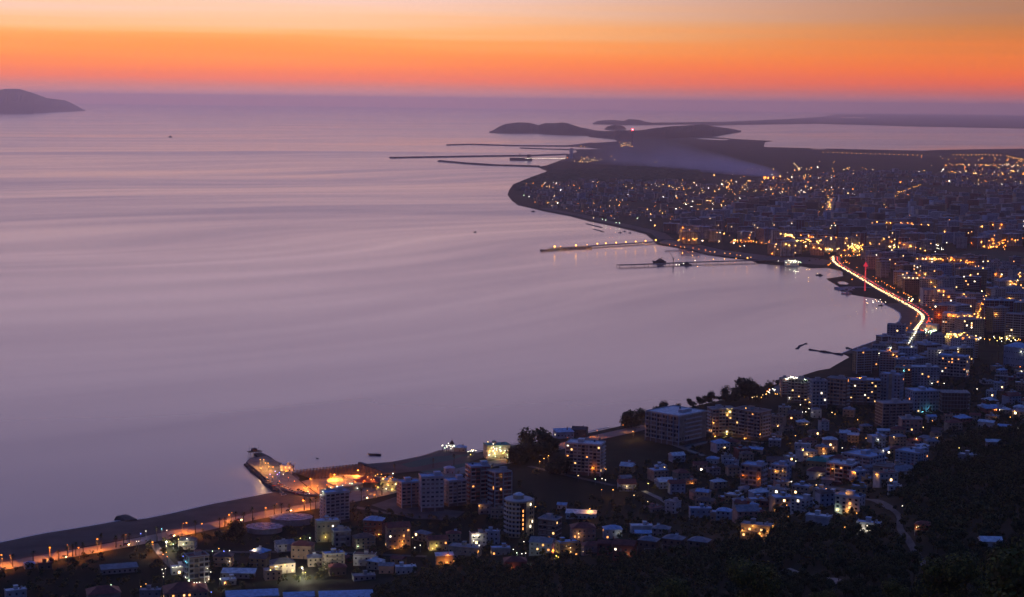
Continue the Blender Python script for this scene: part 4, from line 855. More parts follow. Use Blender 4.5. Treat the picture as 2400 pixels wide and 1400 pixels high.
for k, (x, y) in enumerate(far_pool):
    W_ = rnd.uniform(10, 18); rz = rnd.uniform(-.6, .6); fl = rnd.choice((1, 2, 2, 3, 4)); wl = rnd.choice(pal_h)
    if rnd.random() < .12: W_ = rnd.uniform(18, 32); fl = rnd.randint(4, 6)
    RH.append((x, y, rz, W_, W_*rnd.uniform(.5, .8), fl*3.0, wl if rnd.random() < .6 else rnd.choice(('red', 'grey', 'blue'))))
def masses(lst, name, label_kind):
    cube = np.array([(-.5, -.5, -.2), (.5, -.5, -.2), (.5, .5, -.2), (-.5, .5, -.2), (-.5, -.5, 1), (.5, -.5, 1), (.5, .5, 1), (-.5, .5, 1)])
    qf = np.array([(4, 5, 6, 7), (0, 1, 5, 4), (1, 2, 6, 5), (2, 3, 7, 6), (3, 0, 4, 7)])
    names = list(WALL)+list(ROOF); vs = []; fs = []; ms = []; o = 0
    mats = [WM[k] for k in WALL]+[RM[k] for k in ROOF]+[glass]; G_ = len(mats)-1
    for x, y, rz, w, d, h, c in lst:
        v = cube*np.array([w, d, h]); ca, sa = math.cos(rz), math.sin(rz)
        vs.append(np.stack([v[:, 0]*ca-v[:, 1]*sa+x, v[:, 0]*sa+v[:, 1]*ca+y, v[:, 2]+hh(x, y)], 1)); fs.append(qf+o); o += 8
        wi = names.index(c) if c in WALL else names.index('beige'); ri = names.index(c) if c in ROOF else names.index('grey')
        ms += [ri, wi, wi, wi, wi]
        for k in range(int(h/3)):      # window bands per storey
            z0 = k*3+1; vv = np.array([(-w/2+.8, -d/2-.12, z0), (w/2-.8, -d/2-.12, z0), (w/2-.8, -d/2-.12, z0+1.3), (-w/2+.8, -d/2-.12, z0+1.3)])
            vs.append(np.stack([vv[:, 0]*ca-vv[:, 1]*sa+x, vv[:, 0]*sa+vv[:, 1]*ca+y, vv[:, 2]+hh(x, y)], 1)); fs.append(np.array([[0, 1, 2, 3]])+o); o += 4; ms.append(G_)
    me = arr(np.concatenate(vs), np.concatenate(fs), mats, name, np.array(ms)); ob = place(me, name); ob['kind'] = 'stuff'; return ob
masses(RH+REST, 'distant_houses', '')

# ------------------------------------------------------------------ lamps
LAMPS = 0
pole_m = metal
def lampmeshes(c, s, h, r, arm):
    s = float('%.2g' % s)
    k = ('L', c, s, h, r, arm)
    if k not in WIN:
        a = MB(); a.cyl(0, 0, -1, h, .13, .08, pole_m, 5)
        if arm: a.tube((0, 0, h), (0, -1.2, h+.35), .06, pole_m)
        b = MB(); b.ball(0, -1.4 if arm else 0, h+.35, r, lampmat(c, s), .8)
        f = MB(); f.cyl(0, 0, -1, h, .22, .16, pole_m, 4); f.ball(0, 0, h+.3, r, lampmat(c, s))
        WIN[k] = (a.mesh('pole'), b.mesh('lamp_head'), f.mesh('street_lamp'))
    return WIN[k]
LK = {'sodium': 'orange', 'amber': 'amber', 'white': 'white', 'green': 'greenish', 'warm': 'warm', 'blue': 'blue', 'cyan': 'cyan', 'red': 'red', 'yellow': 'yellow', 'violet': 'violet'}
bpy.context.view_layer.update(); DG = bpy.context.evaluated_depsgraph_get()
LPOS = []; LDAT = {}; LG = {'sodium': 2.2, 'amber': 1.6, 'yellow': 1.3, 'warm': 1.2, 'violet': 2.5, 'blue': 2}
def lamp(px, py, c='sodium', s=160, h=8, r=.5, label=None, world=None, z=None, name='street_lamp', cat='street lamp', group=None, g=1.0, spot=False):
    if name == 'street_lamp' and h < 6: name, cat = 'garden_lamp', 'garden lamp'
    if group and 'pier' in group: name, cat = 'pier_lamp', 'pier lamp'
    if group and ('jetty' in group or 'lagoon' in group): name, cat = 'road_lamp', 'road lamp'
    if world is None:
        hit, hp, hn, _i, ho, _m = SC.ray_cast(DG, Vector((0, 0, CAMZ)), ray(px, py).normalized())
        if hit and s >= 1400: r = r*1.7
        top = ho
        while hit and top.parent: top = top.parent
        if hit and top.get('kind') != 'structure' and 'pier' not in top.name and 'breakwater' not in top.name and 'jetty' not in top.name and 'groyne' not in top.name and 'armour' not in top.name and hp.length < 4800:
            dist = hp.length; d_ = ray(px, py).normalized(); q = hp-d_*(r+.5); r = min(r, .45)*(1 if dist < 2300 else 1+(dist-2300)/5200); r = round(r, 1)
            cov = min(1, PI*r*r/(dist/1750)**2); sv = float('%.2g' % max(2.5, min(400, (.9+2.1*(s/350)**.62)/cov))); k = ('WL', c, sv, r)
            if k not in WIN: m_ = MB(); m_.ball(0, 0, 0, r, lampmat(c, sv)); m_.box(-.08, .08, -.08, .08, -.9, 0, metal); WIN[k] = m_.mesh('wall_lamp')
            o = place(WIN[k], 'wall_lamp', None, q); en = float('%.1g' % (39.5*min(s, 1500)*.16*.085*g*LG.get(c, 1))); kk_ = (c, en)
            if kk_ not in LDAT: ld = bpy.data.lights.new('lamp_light', 'POINT'); ld.energy = en; ld.color = LC[c]; ld.shadow_soft_size = .15; LDAT[kk_] = ld
            lo = bpy.data.objects.new('lamp_light', LDAT[kk_]); C.objects.link(lo); lo.parent = o; lo.location = tuple(-d_*(r+.9)+Vector((0, 0, -.4)))
            ALL.append((o, 'wall lamp', '%s lamp on a building' % LK[c], 'lamps on buildings')); return o
    p = Vector(world) if world else (W(px, py, h+.3) if z is None else G(px, py, z+h+.3))
    if z is not None: p.z = z
    elif not world: p.z = hh(p.x, p.y)
    dist = p.length; near = dist < 2300 and name == 'street_lamp'
    if dist > 2300: r = r*(1+(dist-2300)/5200)
    if z == 3.1 or (700 < px < 935 and 1090 < py < 1160): g *= 3.2
    if dist > 6000: g *= .06
    elif dist > 4200: g *= .5
    r = round(r, 1); s0 = s; cov = min(1, PI*r*r/(dist/1750)**2); s = max(2.5, min(500, (.8+1.9*(s/350)**.6*(1 if dist < 2800 else .5 if dist < 5200 else .2))/cov)); pm, hm, fm = lampmeshes(c, s, h, r, near and h > 5)
    if near:
        o = root(name, p, math.atan2(-p.x, p.y)+random.uniform(-.5, .5)); place(pm, 'pole', o); place(hm, 'lamp_head', o)
    else: o = place(fm, name, None, p)
    en = float('%.1g' % (39.5*s0*r*r*.55*g*LG.get(c, 1))); kk_ = (c, en)
    if kk_ not in LDAT: ld = bpy.data.lights.new('lamp_light', 'POINT'); ld.energy = en; ld.color = LC[c]; ld.shadow_soft_size = .15; LDAT[kk_] = ld
    if spot:
        kk_ = (c, en, 1)
        if kk_ not in LDAT: ld = bpy.data.lights.new('lamp_light', 'SPOT'); ld.energy = en; ld.color = LC[c]; ld.shadow_soft_size = .15; ld.spot_size = R(152); ld.spot_blend = .6; LDAT[kk_] = ld
    lo = bpy.data.objects.new('lamp_light', LDAT[kk_]); C.objects.link(lo); lo.parent = o; lo.location = (0, -1.4 if near and h > 5 else 0, h+.3-r*1.1-.2)
    if label: tag(o, label, cat, group)
    else: ALL.append((o, cat, '%s %s %s' % (LK[c], 'tall' if h > 6 else 'short', cat), group or 'lamps of the town and seafront'))
    LPOS.append((p.x, p.y)); return o
BL = [(-25, 1312, 1), (5, 1300, 1.6), (116, 1283, 1.5), (186, 1283, .8), (228, 1263, 1.7), (358, 1270, 1.2), (439, 1225, 1.3), (537, 1206, 1.5), (475, 1227, .8), (623, 1190, 1.2), (714, 1170, 1.8), (670, 1104, 1.2), (729, 1122, 1.2), (784, 1112, 1.2), (838, 1102, 1.3)]
for x, y, k in BL: lamp(x, y, 'sodium', int(520*k), 9, .55, g=1.3, spot=(y > 1200))
# added second row of lamps that turns the carriageway orange
for i, p in enumerate(BLVD_L[::2]):
    if i*36 > 60 and pix(p)[0] > -60:
        x = pix(p)[0]; q = p+Vector((0, 9.5, 0))
        c = 'sodium'
        if x < 900 or x > 1130: lamp(0, 0, c, 40 if x < 960 else 30, 7, .3, world=(q.x, q.y-8, 2), g=34, spot=True)
for x, y in [(611, 1077), (618, 1077), (622, 1085), (629, 1085)]: lamp(x, y, 'amber', 300, 7, .4, z=3.1)
for x, y, c, s in [(626, 1119, 'amber', 140), (639, 1118, 'amber', 160), (650, 1112, 'violet', 300), (645, 1105, 'blue', 400), (655, 1108, 'blue', 320), (633, 1112, 'violet', 200), (664, 1112, 'white', 200), (655, 1128, 'sodium', 220), (640, 1095, 'sodium', 250), (612, 1098, 'sodium', 250), (690, 1128, 'sodium', 260), (630, 1094, 'sodium', 300), (676, 1120, 'sodium', 220), (712, 1144, 'sodium', 180)]: lamp(x, y, c, s, 3, .35, z=3.1)
for x in range(722, 930, 22): lamp(x, 1142-(x-722)*.115, 'sodium', 230, 4, .35)
for x, y in [(885, 1112), (894, 1112), (903, 1118), (880, 1115), (915, 1122), (862, 1118), (870, 1124), (910, 1128), (898, 1121)]: lamp(x, y, 'amber', 170, 4, .3)
for x, y, c in [(752, 1160, 'white'), (756, 1152, 'green'), (762, 1147, 'white'), (775, 1143, 'white'), (790, 1140, 'white'), (803, 1138, 'white'), (820, 1133, 'white'), (825, 1134, 'green'), (722, 1152, 'white'), (725, 1157, 'white'), (838, 1145, 'white'), (861, 1150, 'amber')]: lamp(x, y, c, 160, 5, .3)
for x, y, c, s in [(921, 1110, 'white', 500), (893, 1135, 'yellow', 350), (910, 1138, 'yellow', 350), (918, 1148, 'yellow', 350), (928, 1135, 'yellow', 350), (905, 1146, 'white', 260), (886, 1142, 'yellow', 260)]: lamp(x, y, c, s, 5, .4)
for x, y, c, s in [(390, 1269, 'white', 1500), (710, 1330, 'white', 2600), (595, 1287, 'warm', 900), (728, 1260, 'green', 700), (704, 1262, 'yellow', 200), (763, 1259, 'yellow', 350), (260, 1371, 'green', 380), (330, 1375, 'amber', 300), (342, 1369, 'amber', 220), (438, 1263, 'white', 300),
                   (418, 1264, 'yellow', 200), (430, 1276, 'green', 200), (498, 1292, 'green', 300), (513, 1286, 'amber', 300), (526, 1291, 'blue', 400), (538, 1291, 'white', 150), (429, 1304, 'blue', 300), (435, 1316, 'cyan', 200), (538, 1316, 'white', 180), (490, 1358, 'white', 500), (515, 1356, 'white', 450), (442, 1361, 'green', 350), (435, 1353, 'white', 200), (481, 1365, 'white', 150), (455, 1366, 'white', 150), (461, 1366, 'white', 150), (468, 1365, 'white', 150),
                   (380, 1335, 'white', 180), (388, 1333, 'white', 180), (405, 1330, 'white', 150), (414, 1329, 'white', 150), (422, 1327, 'white', 150), (383, 1344, 'white', 150), (383, 1352, 'white', 150), (494, 1341, 'white', 180), (486, 1333, 'white', 120), (495, 1388, 'blue', 350), (390, 1295, 'amber', 300), (392, 1305, 'sodium', 350), (382, 1300, 'sodium', 300), (390, 1280, 'warm', 200), (406, 1276, 'green', 350),
                   (330, 1251, 'blue', 260), (342, 1245, 'white', 160), (379, 1240, 'cyan', 160), (391, 1243, 'white', 160), (320, 1269, 'white', 160), (325, 1269, 'white', 160), (634, 1336, 'yellow', 400), (650, 1328, 'yellow', 500), (668, 1324, 'yellow', 240), (716, 1341, 'yellow', 400),
                   (888, 1253, 'yellow', 300), (839, 1281, 'green', 200), (943, 1269, 'amber', 260), (943, 1277, 'amber', 300), (925, 1286, 'amber', 200), (1014, 1286, 'yellow', 380), (1023, 1279, 'yellow', 300), (967, 1260, 'warm', 250), (972, 1284, 'white', 250), (985, 1278, 'white', 150), (1048, 1318, 'amber', 420), (1035, 1320, 'amber', 300), (1064, 1315, 'amber', 300), (1050, 1300, 'sodium', 300),
                   (1112, 1256, 'white', 450), (1121, 1256, 'white', 350), (1110, 1268, 'white', 200), (1123, 1278, 'white', 200), (1121, 1292, 'amber', 200), (1203, 1288, 'white', 180), (1212, 1295, 'green', 600), (1223, 1298, 'white', 350), (1232, 1297, 'white', 350), (1228, 1270, 'white', 300), (1230, 1253, 'white', 200), (1255, 1188, 'amber', 300), (1123, 1186, 'amber', 350), (1303, 1303, 'yellow', 1100), (1298, 1290, 'sodium', 500), (1337, 1284, 'warm', 200), (1337, 1293, 'warm', 200), (1356, 1251, 'warm', 220), (1357, 1259, 'warm', 220), (1450, 1250, 'white', 180), (1471, 1300, 'warm', 200), (1200, 1330, 'amber', 90),
                   (1382, 1192, 'amber', 500), (1437, 1147, 'amber', 650), (1410, 1148, 'amber', 120), (1520, 1133, 'yellow', 500), (1486, 1161, 'warm', 280), (1518, 1176, 'warm', 250), (1469, 1140, 'warm', 250), (1395, 1123, 'green', 200), (1411, 1122, 'white', 160), (1419, 1125, 'white', 160), (1355, 1115, 'warm', 250), (1390, 1098, 'sodium', 500), (1420, 1100, 'amber', 200), (1264, 1081, 'amber', 420), (1275, 1075, 'amber', 350), (1285, 1068, 'amber', 450), (1484, 1011, 'amber', 900), (1676, 1023, 'amber', 600), (1745, 1028, 'amber', 450), (1672, 991, 'amber', 450), (1711, 965, 'yellow', 1500), (1704, 1018, 'yellow', 500), (1748, 957, 'amber', 450),
                   (1782, 1018, 'amber', 180), (1823, 999, 'warm', 300), (1864, 1021, 'amber', 650), (1891, 995, 'warm', 200), (1892, 1065, 'warm', 250), (1881, 1055, 'amber', 600), (1903, 1071, 'amber', 200), (1931, 1063, 'warm', 260), (1929, 1053, 'amber', 200), (1953, 1050, 'warm', 120), (1865, 1081, 'white', 300), (1974, 1050, 'white', 180), (2030, 1027, 'amber', 450), (2058, 1031, 'white', 220), (2004, 1041, 'amber', 250), (2070, 1056, 'white', 200), (2095, 1024, 'warm', 250), (2148, 1028, 'warm', 250), (2197, 1027, 'warm', 250), (2248, 1050, 'yellow', 200), (2164, 1002, 'warm', 250), (2184, 899, 'white', 150),
                   (2000, 1107, 'sodium', 700), (1951, 1099, 'amber', 350), (2053, 1112, 'amber', 200), (1913, 1137, 'warm', 300), (1855, 1129, 'white', 240), (1920, 1114, 'warm', 160), (1936, 1146, 'amber', 350), (1983, 1156, 'amber', 200), (1961, 1195, 'green', 450), (1988, 1197, 'amber', 650), (2008, 1203, 'amber', 350), (1813, 1190, 'amber', 650), (1844, 1184, 'amber', 350), (1847, 1211, 'amber', 160), (1740, 1243, 'amber', 350), (1764, 1233, 'amber', 350), (1781, 1252, 'amber', 300), (1812, 1233, 'amber', 350), (1798, 1245, 'amber', 260), (1818, 1105, 'amber', 250), (1834, 1104, 'amber', 160), (1741, 1115, 'sodium', 180), (1777, 1123, 'sodium', 300), (1622, 1133, 'amber', 180), (2017, 1242, 'white', 550), (2033, 1244, 'white', 450), (2115, 1186, 'white', 160), (2148, 1236, 'warm', 160), (1980, 1236, 'amber', 140),
                   (1950, 967, 'warm', 350), (1957, 971, 'amber', 350), (2009, 983, 'amber', 500), (1876, 949, 'white', 350), (1888, 965, 'white', 400), (1896, 958, 'white', 200), (1850, 933, 'white', 200), (1897, 943, 'amber', 700), (2015, 886, 'sodium', 900), (1887, 890, 'green', 600), (2163, 965, 'cyan', 380), (2179, 958, 'cyan', 400), (2162, 972, 'white', 280), (2118, 869, 'cyan', 250), (2213, 899, 'white', 240), (2290, 912, 'white', 300), (2391, 860, 'sodium', 450), (2394, 871, 'white', 220), (2335, 961, 'amber', 400), (2343, 961, 'white', 160), (2378, 964, 'amber', 450), (2368, 978, 'amber', 220), (2393, 825, 'white', 300), (2333, 985, 'amber', 300), (2385, 1004, 'white', 260),
                   (2086, 820, 'sodium', 500), (2088, 816, 'white', 350), (2060, 829, 'white', 200), (2094, 831, 'amber', 200), (2136, 813, 'white', 160), (2203, 827, 'white', 300), (2245, 819, 'white', 200)]:
    lamp(x, y, c, s, 5 if s < 400 else 7, .35)
ring = random.Random(5)
for i in range(13): lamp(1842+i*2.2+ring.uniform(-1, 1), 884+abs(i-6)*.6+ring.uniform(-2, 2), 'white', 250, 3, .25, group='fairy lights on the seaside block', name='roof_lamp', cat='roof lamp', world=None)
for (x, y, n, sx, sy, cs, s) in [(1048, 1046, 12, 16, 5, ('white', 'green'), 420), (1105, 1056, 10, 12, 4, ('warm', 'white'), 260), (1165, 1058, 26, 34, 14, ('yellow', 'white', 'green'), 240), (1780, 925, 20, 30, 9, ('amber', 'warm'), 260), (1808, 914, 12, 14, 5, ('sodium', 'white'), 420),
                                (2240, 785, 26, 32, 7, ('yellow', 'amber'), 520), (2350, 795, 22, 48, 8, ('yellow', 'white'), 300), (2180, 777, 16, 18, 6, ('white', 'green'), 420), (2040, 707, 12, 34, 6, ('warm', 'white'), 280), (2085, 690, 8, 12, 5, ('warm',), 260), (2135, 703, 8, 7, 6, ('white', 'yellow'), 900),
                                (2005, 580, 24, 22, 8, ('amber', 'yellow'), 700), (1945, 585, 8, 26, 5, ('warm', 'amber'), 350), (1858, 613, 16, 26, 4, ('white', 'green'), 200), (1852, 612, 2, 2, 2, ('warm',), 700), (2095, 580, 9, 12, 6, ('yellow', 'warm'), 700), (2350, 568, 18, 50, 12, ('sodium', 'amber'), 300), (2200, 583, 8, 20, 8, ('white',), 360), (2190, 606, 12, 34, 3, ('sodium', 'amber'), 500), (2270, 615, 6, 20, 3, ('sodium',), 500),
                                (1944, 484, 20, 5, 19, ('amber', 'yellow'), 900), (1855, 490, 10, 14, 6, ('amber', 'yellow'), 700), (1985, 495, 8, 12, 5, ('yellow', 'amber'), 650), (1850, 552, 12, 14, 8, ('amber', 'yellow'), 600), (1900, 566, 16, 30, 6, ('amber', 'yellow'), 500), (1750, 565, 12, 40, 5, ('amber', 'sodium'), 420), (1620, 562, 10, 36, 4, ('amber', 'sodium'), 500), (2120, 505, 10, 24, 4, ('amber', 'sodium'), 450), (1385, 374, 24, 46, 8, ('amber', 'warm'), 800), (1472, 340, 14, 30, 7, ('amber', 'warm'), 700)]:
    for i in range(n):
        lamp(x+ring.gauss(0, sx*.5), y+ring.gauss(0, sy*.5), ring.choice(cs), s, 5, .38)
for i in range(12): lamp(2158-i*2.3-(i > 7)*2, 757+i*4.2, 'white', 380, 5, .32)      # lamps along the beach side of the road bend
for i, p in enumerate(ROADR[::2]):
    q = p+Vector((random.choice((-13, 13)), 0, 0)); lamp(0, 0, 'sodium', 260, 8, .5, world=(q.x, q.y, 2), g=24)  # lamps added beside the road for its orange glow
for i, p in enumerate([0.06, .2, .34, .47, .58, .7, .82, .95]):
    pass
for i, (x, y, s) in enumerate([(1300, 578, 2200), (1314, 578, 400), (1350, 575.5, 2200), (1376, 574, 500), (1400, 571.5, 600), (1420, 570.5, 750), (1444, 569, 650), (1467, 567.5, 650), (1490, 566.5, 650), (1513, 565, 800), (1537, 563, 1600)]): lamp(x, y, 'amber', s*2.5, 9, .9, z=3.4, g=3.5, group='lamps of the orange lamp pier')
for i, (x, y, s) in enumerate([(1672, 608, 900), (1698, 607, 900), (1725, 606, 900), (1752, 605, 1200), (1629, 611, 500), (1592, 621, 350), (1585, 621, 350), (1602, 618, 350)]): lamp(x, y, 'amber' if i < 4 else 'white', s*1.5, 8 if i < 5 else 4, .8, z=4.2, g=3.5, group='lamps of the dark ship pier')
for i in range(19): lamp(1232+i*5, 371.6, 'white', 420, 6, .35, z=8, group='lamps of the far jetty')
for x, y, c, s in [(1219, 370, 'green', 1200), (1330, 370, 'sodium', 1500), (1339, 366, 'warm', 900), (1362, 343, 'amber', 900), (1370, 343, 'amber', 900), (1228, 458, 'green', 2200), (1240, 461, 'white', 900), (1254, 474, 'sodium', 2600), (1266, 473, 'green', 1700), (1293, 482, 'warm', 700), (1298, 482, 'warm', 700), (1303, 482, 'warm', 700), (1328, 489, 'warm', 900), (1355, 453, 'warm', 1100), (1365, 495, 'sodium', 1200),
                   (1480, 431, 'white', 900), (1483, 434, 'white', 1300), (1514, 434, 'warm', 1100), (1535, 431, 'warm', 900), (1545, 437, 'warm', 900), (1441, 447, 'warm', 1000), (1494, 512, 'green', 1100), (1478, 498, 'amber', 1100), (1391, 511, 'warm', 1200), (1412, 514, 'green', 900), (1420, 516, 'green', 900), (1444, 522, 'green', 900), (1452, 523, 'green', 900), (1618, 441, 'warm', 1200), (1600, 534, 'sodium', 2200), (1620, 486, 'amber', 1200), (1636, 491, 'amber', 1100), (1657, 489, 'amber', 1400), (1735, 494, 'amber', 1200), (1723, 562, 'white', 2200), (1752, 406, 'sodium', 3600), (1789, 401, 'amber', 1500), (2000, 407, 'warm', 4500), (1535, 381, 'warm', 1500), (1540, 378, 'warm', 1500), (1482, 328, 'red', 3800), (1482, 333, 'red', 2600), (1997, 655, 'sodium', 2400), (1852, 612, 'amber', 1200)]:
    lamp(x, y, c, s, 7, .5)
for i in range(22): lamp(1930+i*11+ring.uniform(-1, 1), 357+i*.35, 'amber', 300, 9, .5, group='lamps of the lagoon road')
for i in range(14): lamp(2236+i*8.3+ring.uniform(-2, 2), 363.5+ring.uniform(-.6, .6), 'amber', 350, 9, .5, group='lamps of the lagoon road')
for k in range(12): lamp(2360+k*4, 366+k*.9, 'amber', 300, 9, .5, group='lamps of the lagoon road')
for k in range(6): lamp(1861+k*2.6, 383+k*3, 'warm', 1300, 7, .4)
for k in range(14): lamp(2105+k*4, 452-k*1.4+ring.uniform(-1, 1), 'amber', 550, 7, .4)
for x, y, s in [(2148, 640, 1400), (2168, 643, 900), (2304, 629, 2000), (2367, 700, 900), (2335, 737, 900), (2307, 746, 900), (2270, 682, 0), (2260, 690, 900), (2120, 651, 800), (2130, 651, 800), (2140, 652, 800), (2150, 652, 800), (2163, 606, 700), (2275, 645, 900), (2391, 648, 900), (2368, 667, 700), (2385, 657, 700), (2197, 472, 2000), (2214, 544, 1300)]:
    if s: lamp(x, y, 'amber' if s > 850 else 'warm', s, 8, .4)

for (x0, y0, x1, y1, n, s) in [(1760, 566, 2000, 590, 14, 900), (1830, 548, 1990, 560, 9, 900), (1560, 572, 1760, 604, 14, 700), (1948, 463, 1935, 506, 12, 1500), (2050, 520, 2180, 528, 8, 900), (2070, 560, 2180, 590, 8, 900), (2160, 606, 2260, 612, 8, 1000), (2270, 570, 2400, 560, 8, 420), (2300, 580, 2360, 578, 6, 1000), (2200, 740, 2300, 742, 8, 700), (2290, 742, 2312, 688, 9, 800), (2290, 530, 2420, 520, 6, 900), (1800, 500, 1870, 495, 8, 1000), (1960, 500, 2010, 492, 7, 1000),
                               (1962, 600, 2018, 598, 8, 1300), (1965, 617, 1990, 614, 3, 900), (2012, 598, 2018, 578, 4, 1300), (2030, 650, 2160, 706, 10, 500), (2150, 640, 2230, 700, 7, 600), (1935, 622, 1952, 618, 3, 900), (2215, 790, 2420, 800, 12, 350), (2330, 640, 2420, 690, 7, 600)]:
    for i in range(n):
        u = (i+ring.uniform(.1, .9))/n; lamp(x0+(x1-x0)*u+ring.gauss(0, 2), y0+(y1-y0)*u+ring.gauss(0, 1.2), ring.choice(('sodium', 'amber')), s, 8, .42, g=1.15)
# many small lights of the wider town: one mass
def glints(polys, name):
    rnd = random.Random(3); v0, f0 = ico(); v0 = np.array(v0); f0 = np.array(f0); vs, fs, ms = [], [], []; o = 0
    cols = ['warm', 'amber', 'amber', 'white', 'sodium', 'sodium']; mats = [lampmat(c, 65) for c in cols]
    for poly, n in polys:
        P = quarter(poly, 60, 50, .1, .5, beach=70); P.sort(key=lambda p: -(math.sin(p[0]/310+p[1]/470)*math.sin(p[1]/350-p[0]/600)+rnd.uniform(-.9, .9)))
        n = int(n*2.1)
        for x, y in P[:n]:
            d = math.hypot(x, y); r = rnd.choice((.12, .16, .22, .28, .42))*(.6+d/7000); z = hh(x, y)+rnd.uniform(4, 11)
            vs.append(v0*r+np.array([x+rnd.uniform(-30, 30), y+rnd.uniform(-30, 30), z])); fs.append(f0+o); o += 12; ms += [rnd.randrange(6)]*20
    ob = place(arr(np.concatenate(vs), np.concatenate(fs), mats, name, np.array(ms)), name); ob['kind'] = 'stuff'
glints([([(1215, 470), (1240, 432), (1500, 424), (1800, 426), (1800, 480), (1560, 545), (1440, 520), (1290, 490)], 130), ([(1800, 426), (1860, 395), (2460, 385), (2460, 480), (1800, 480)], 190), ([(1560, 545), (1800, 480), (2460, 480), (2460, 560), (1990, 562), (1800, 600), (1650, 590)], 110),
        ([(2020, 600), (2460, 630), (2460, 700), (2160, 690)], 34), ([(1450, 420), (1500, 385), (1800, 395), (1840, 420)], 14), ([(1900, 372), (2440, 372), (2440, 392), (1900, 392)], 22)], 'town_lights')

# ------------------------------------------------------------------ cars
def carmesh():
    b = MB(); cm = [mat('car paint '+n, c, .35, .5) for n, c in (('silver', (.35, .36, .38)), ('dark', (.04, .045, .06)), ('white', (.6, .6, .6)), ('red', (.3, .03, .03)))]
    out = []
    for m in cm:
        s = MB(); s.box(-.88, .88, -2.1, 2.1, .35, .85, m)
        s.add([(-.85, -1.2, .85), (.85, -1.2, .85), (.85, 1.6, .85), (-.85, 1.6, .85), (-.7, -.5, 1.45), (.7, -.5, 1.45), (.7, 1.1, 1.45), (-.7, 1.1, 1.45)], [(4, 5, 6, 7), (0, 1, 5, 4), (1, 2, 6, 5), (2, 3, 7, 6), (3, 0, 4, 7)], glass)
        for x in (-.85, .65):
            for y in (-1.35, 1.35): s.box(x, x+.2, y-.32, y+.32, 0, .64, mat('tyre rubber', (.02, .02, .02), .9))
        out.append((s.mesh('body'), m.name.split()[-1]))
    return out
CARS = carmesh()
s = MB(); s.ball(0, 0, 0, .26, lampmat('warm', 26)); HEADL = s.mesh('headlight')
s = MB(); s.ball(0, 0, 0, .24, emat('tail light glow', (1, .07, .02), 14)); TAILL = s.mesh('taillight')
cn = random.Random(8)
def car(x, y, z, a, head=None, label_desc='', group='cars on the seafront road'):
    me, col = cn.choice(CARS); o = root('car', (x, y, z), a); place(me, 'body', o)
    if head is not None:
        for sx in (-.62, .62): place(HEADL if head else TAILL, 'headlight' if head else 'taillight', o, (sx, -2.2, .7))
    ALL.append((o, 'car', '%s car %s' % (col, label_desc), group)); return o
acc = 0
for P, lanes in ((ROADR, (-4.5, 4.5)),):
    dist = [0]
    for a, b in zip(P[:-1], P[1:]): dist.append(dist[-1]+(b-a).length)
    for li, (off, head) in enumerate(((-6, True), (-3.4, True), (4.5, False))):
        t = cn.uniform(0, 8)
        while t < dist[-1]-5:
            i = max(k for k in range(len(dist)-1) if dist[k] <= t); u = (t-dist[i])/(dist[i+1]-dist[i]+1e-6); p = P[i].lerp(P[i+1], u); d = (P[i+1]-P[i]).normalized(); n = Vector((d.y, -d.x, 0)); q = p+n*off
            a = math.atan2(d.x, -d.y)+(0 if d.y < 0 else PI)      # nose to the camera side
            car(q.x, q.y, 2.62, a, head, 'showing %s lights' % ('white head' if head else 'red tail')); t += cn.uniform(8, 20) if head else cn.uniform(12, 30)
pier_cars = [(628+i*4.6, 1127+i*4.3) for i in range(9)]+[(652+i*5.5, 1134+i*3.2) for i in range(9)]+[(700+i*6, 1150+i*3) for i in range(5)]
for x, y in pier_cars: p = G(x, y, 3.1); car(p.x, p.y, 3.1, cn.choice((.6, -.5, 2.2)), None, 'parked on the stone pier', 'parked cars on the stone pier')
for x, y in [(150, 1309), (296, 1280), (402, 1259), (560, 1222), (676, 1200), (855, 1170), (1215, 1080), (1350, 1039)]: p = W(x, y); car(p.x, p.y, 2.62, 1.2, True, 'driving on the palm boulevard', 'cars on the palm boulevard')

# ------------------------------------------------------------------ palms, umbrellas, boats
def palm_mesh(seed):
    rnd = random.Random(seed); h = 7.5+rnd.uniform(-1, 1); t = MB(); pts = [Vector((rnd.uniform(-.05, .05)*i, 0, h*i/5)) for i in range(6)]
    for a, b, i in zip(pts[:-1], pts[1:], range(5)): t.tube(a, b, .34-.03*i, bark, 6, .31-.03*i)
    c = MB(); top = pts[-1]
    for i in range(26):
        a = rnd.uniform(0, 2*PI); el = rnd.uniform(-.5, 1.2); L_ = rnd.uniform(2.2, 3.0); prev = top; d = Vector((math.cos(a)*math.cos(el), math.sin(a)*math.cos(el), math.sin(el)))
        side = Vector((-math.sin(a), math.cos(a), 0))
        for k in range(4):
            nx = prev+d*L_/4; d = (d-Vector((0, 0, .33))).normalized(); w0, w1 = .42*(1-k/4.5), .42*(1-(k+1)/4.5)
            c.add([prev-side*w0, prev+side*w0, nx+side*w1, nx-side*w1], [(0, 1, 2, 3)], leafm[i % 3]); prev = nx
    return t.mesh('trunk'), c.mesh('crown')
PALM = [palm_mesh(i) for i in range(3)]
PX = [(78, 1322), (117, 1312), (137, 1314), (158, 1312), (170, 1306), (178, 1304), (195, 1302), (237, 1288), (272, 1285), (290, 1282), (303, 1278), (368, 1272), (458, 1256), (515, 1240), (527, 1236), (571, 1228), (553, 1232), (592, 1224), (643, 1216), (660, 1214), (678, 1208), (713, 1198), (740, 1198), (728, 1200), (818, 1176), (847, 1176), (895, 1162), (777, 1134), (805, 1138), (925, 1112), (1015, 1098), (1064, 1092), (30, 1330), (-20, 1340), (2325, 844), (2340, 844), (2351, 842), (1795, 915), (1812, 912), (1802, 920)]
rp = random.Random(2)
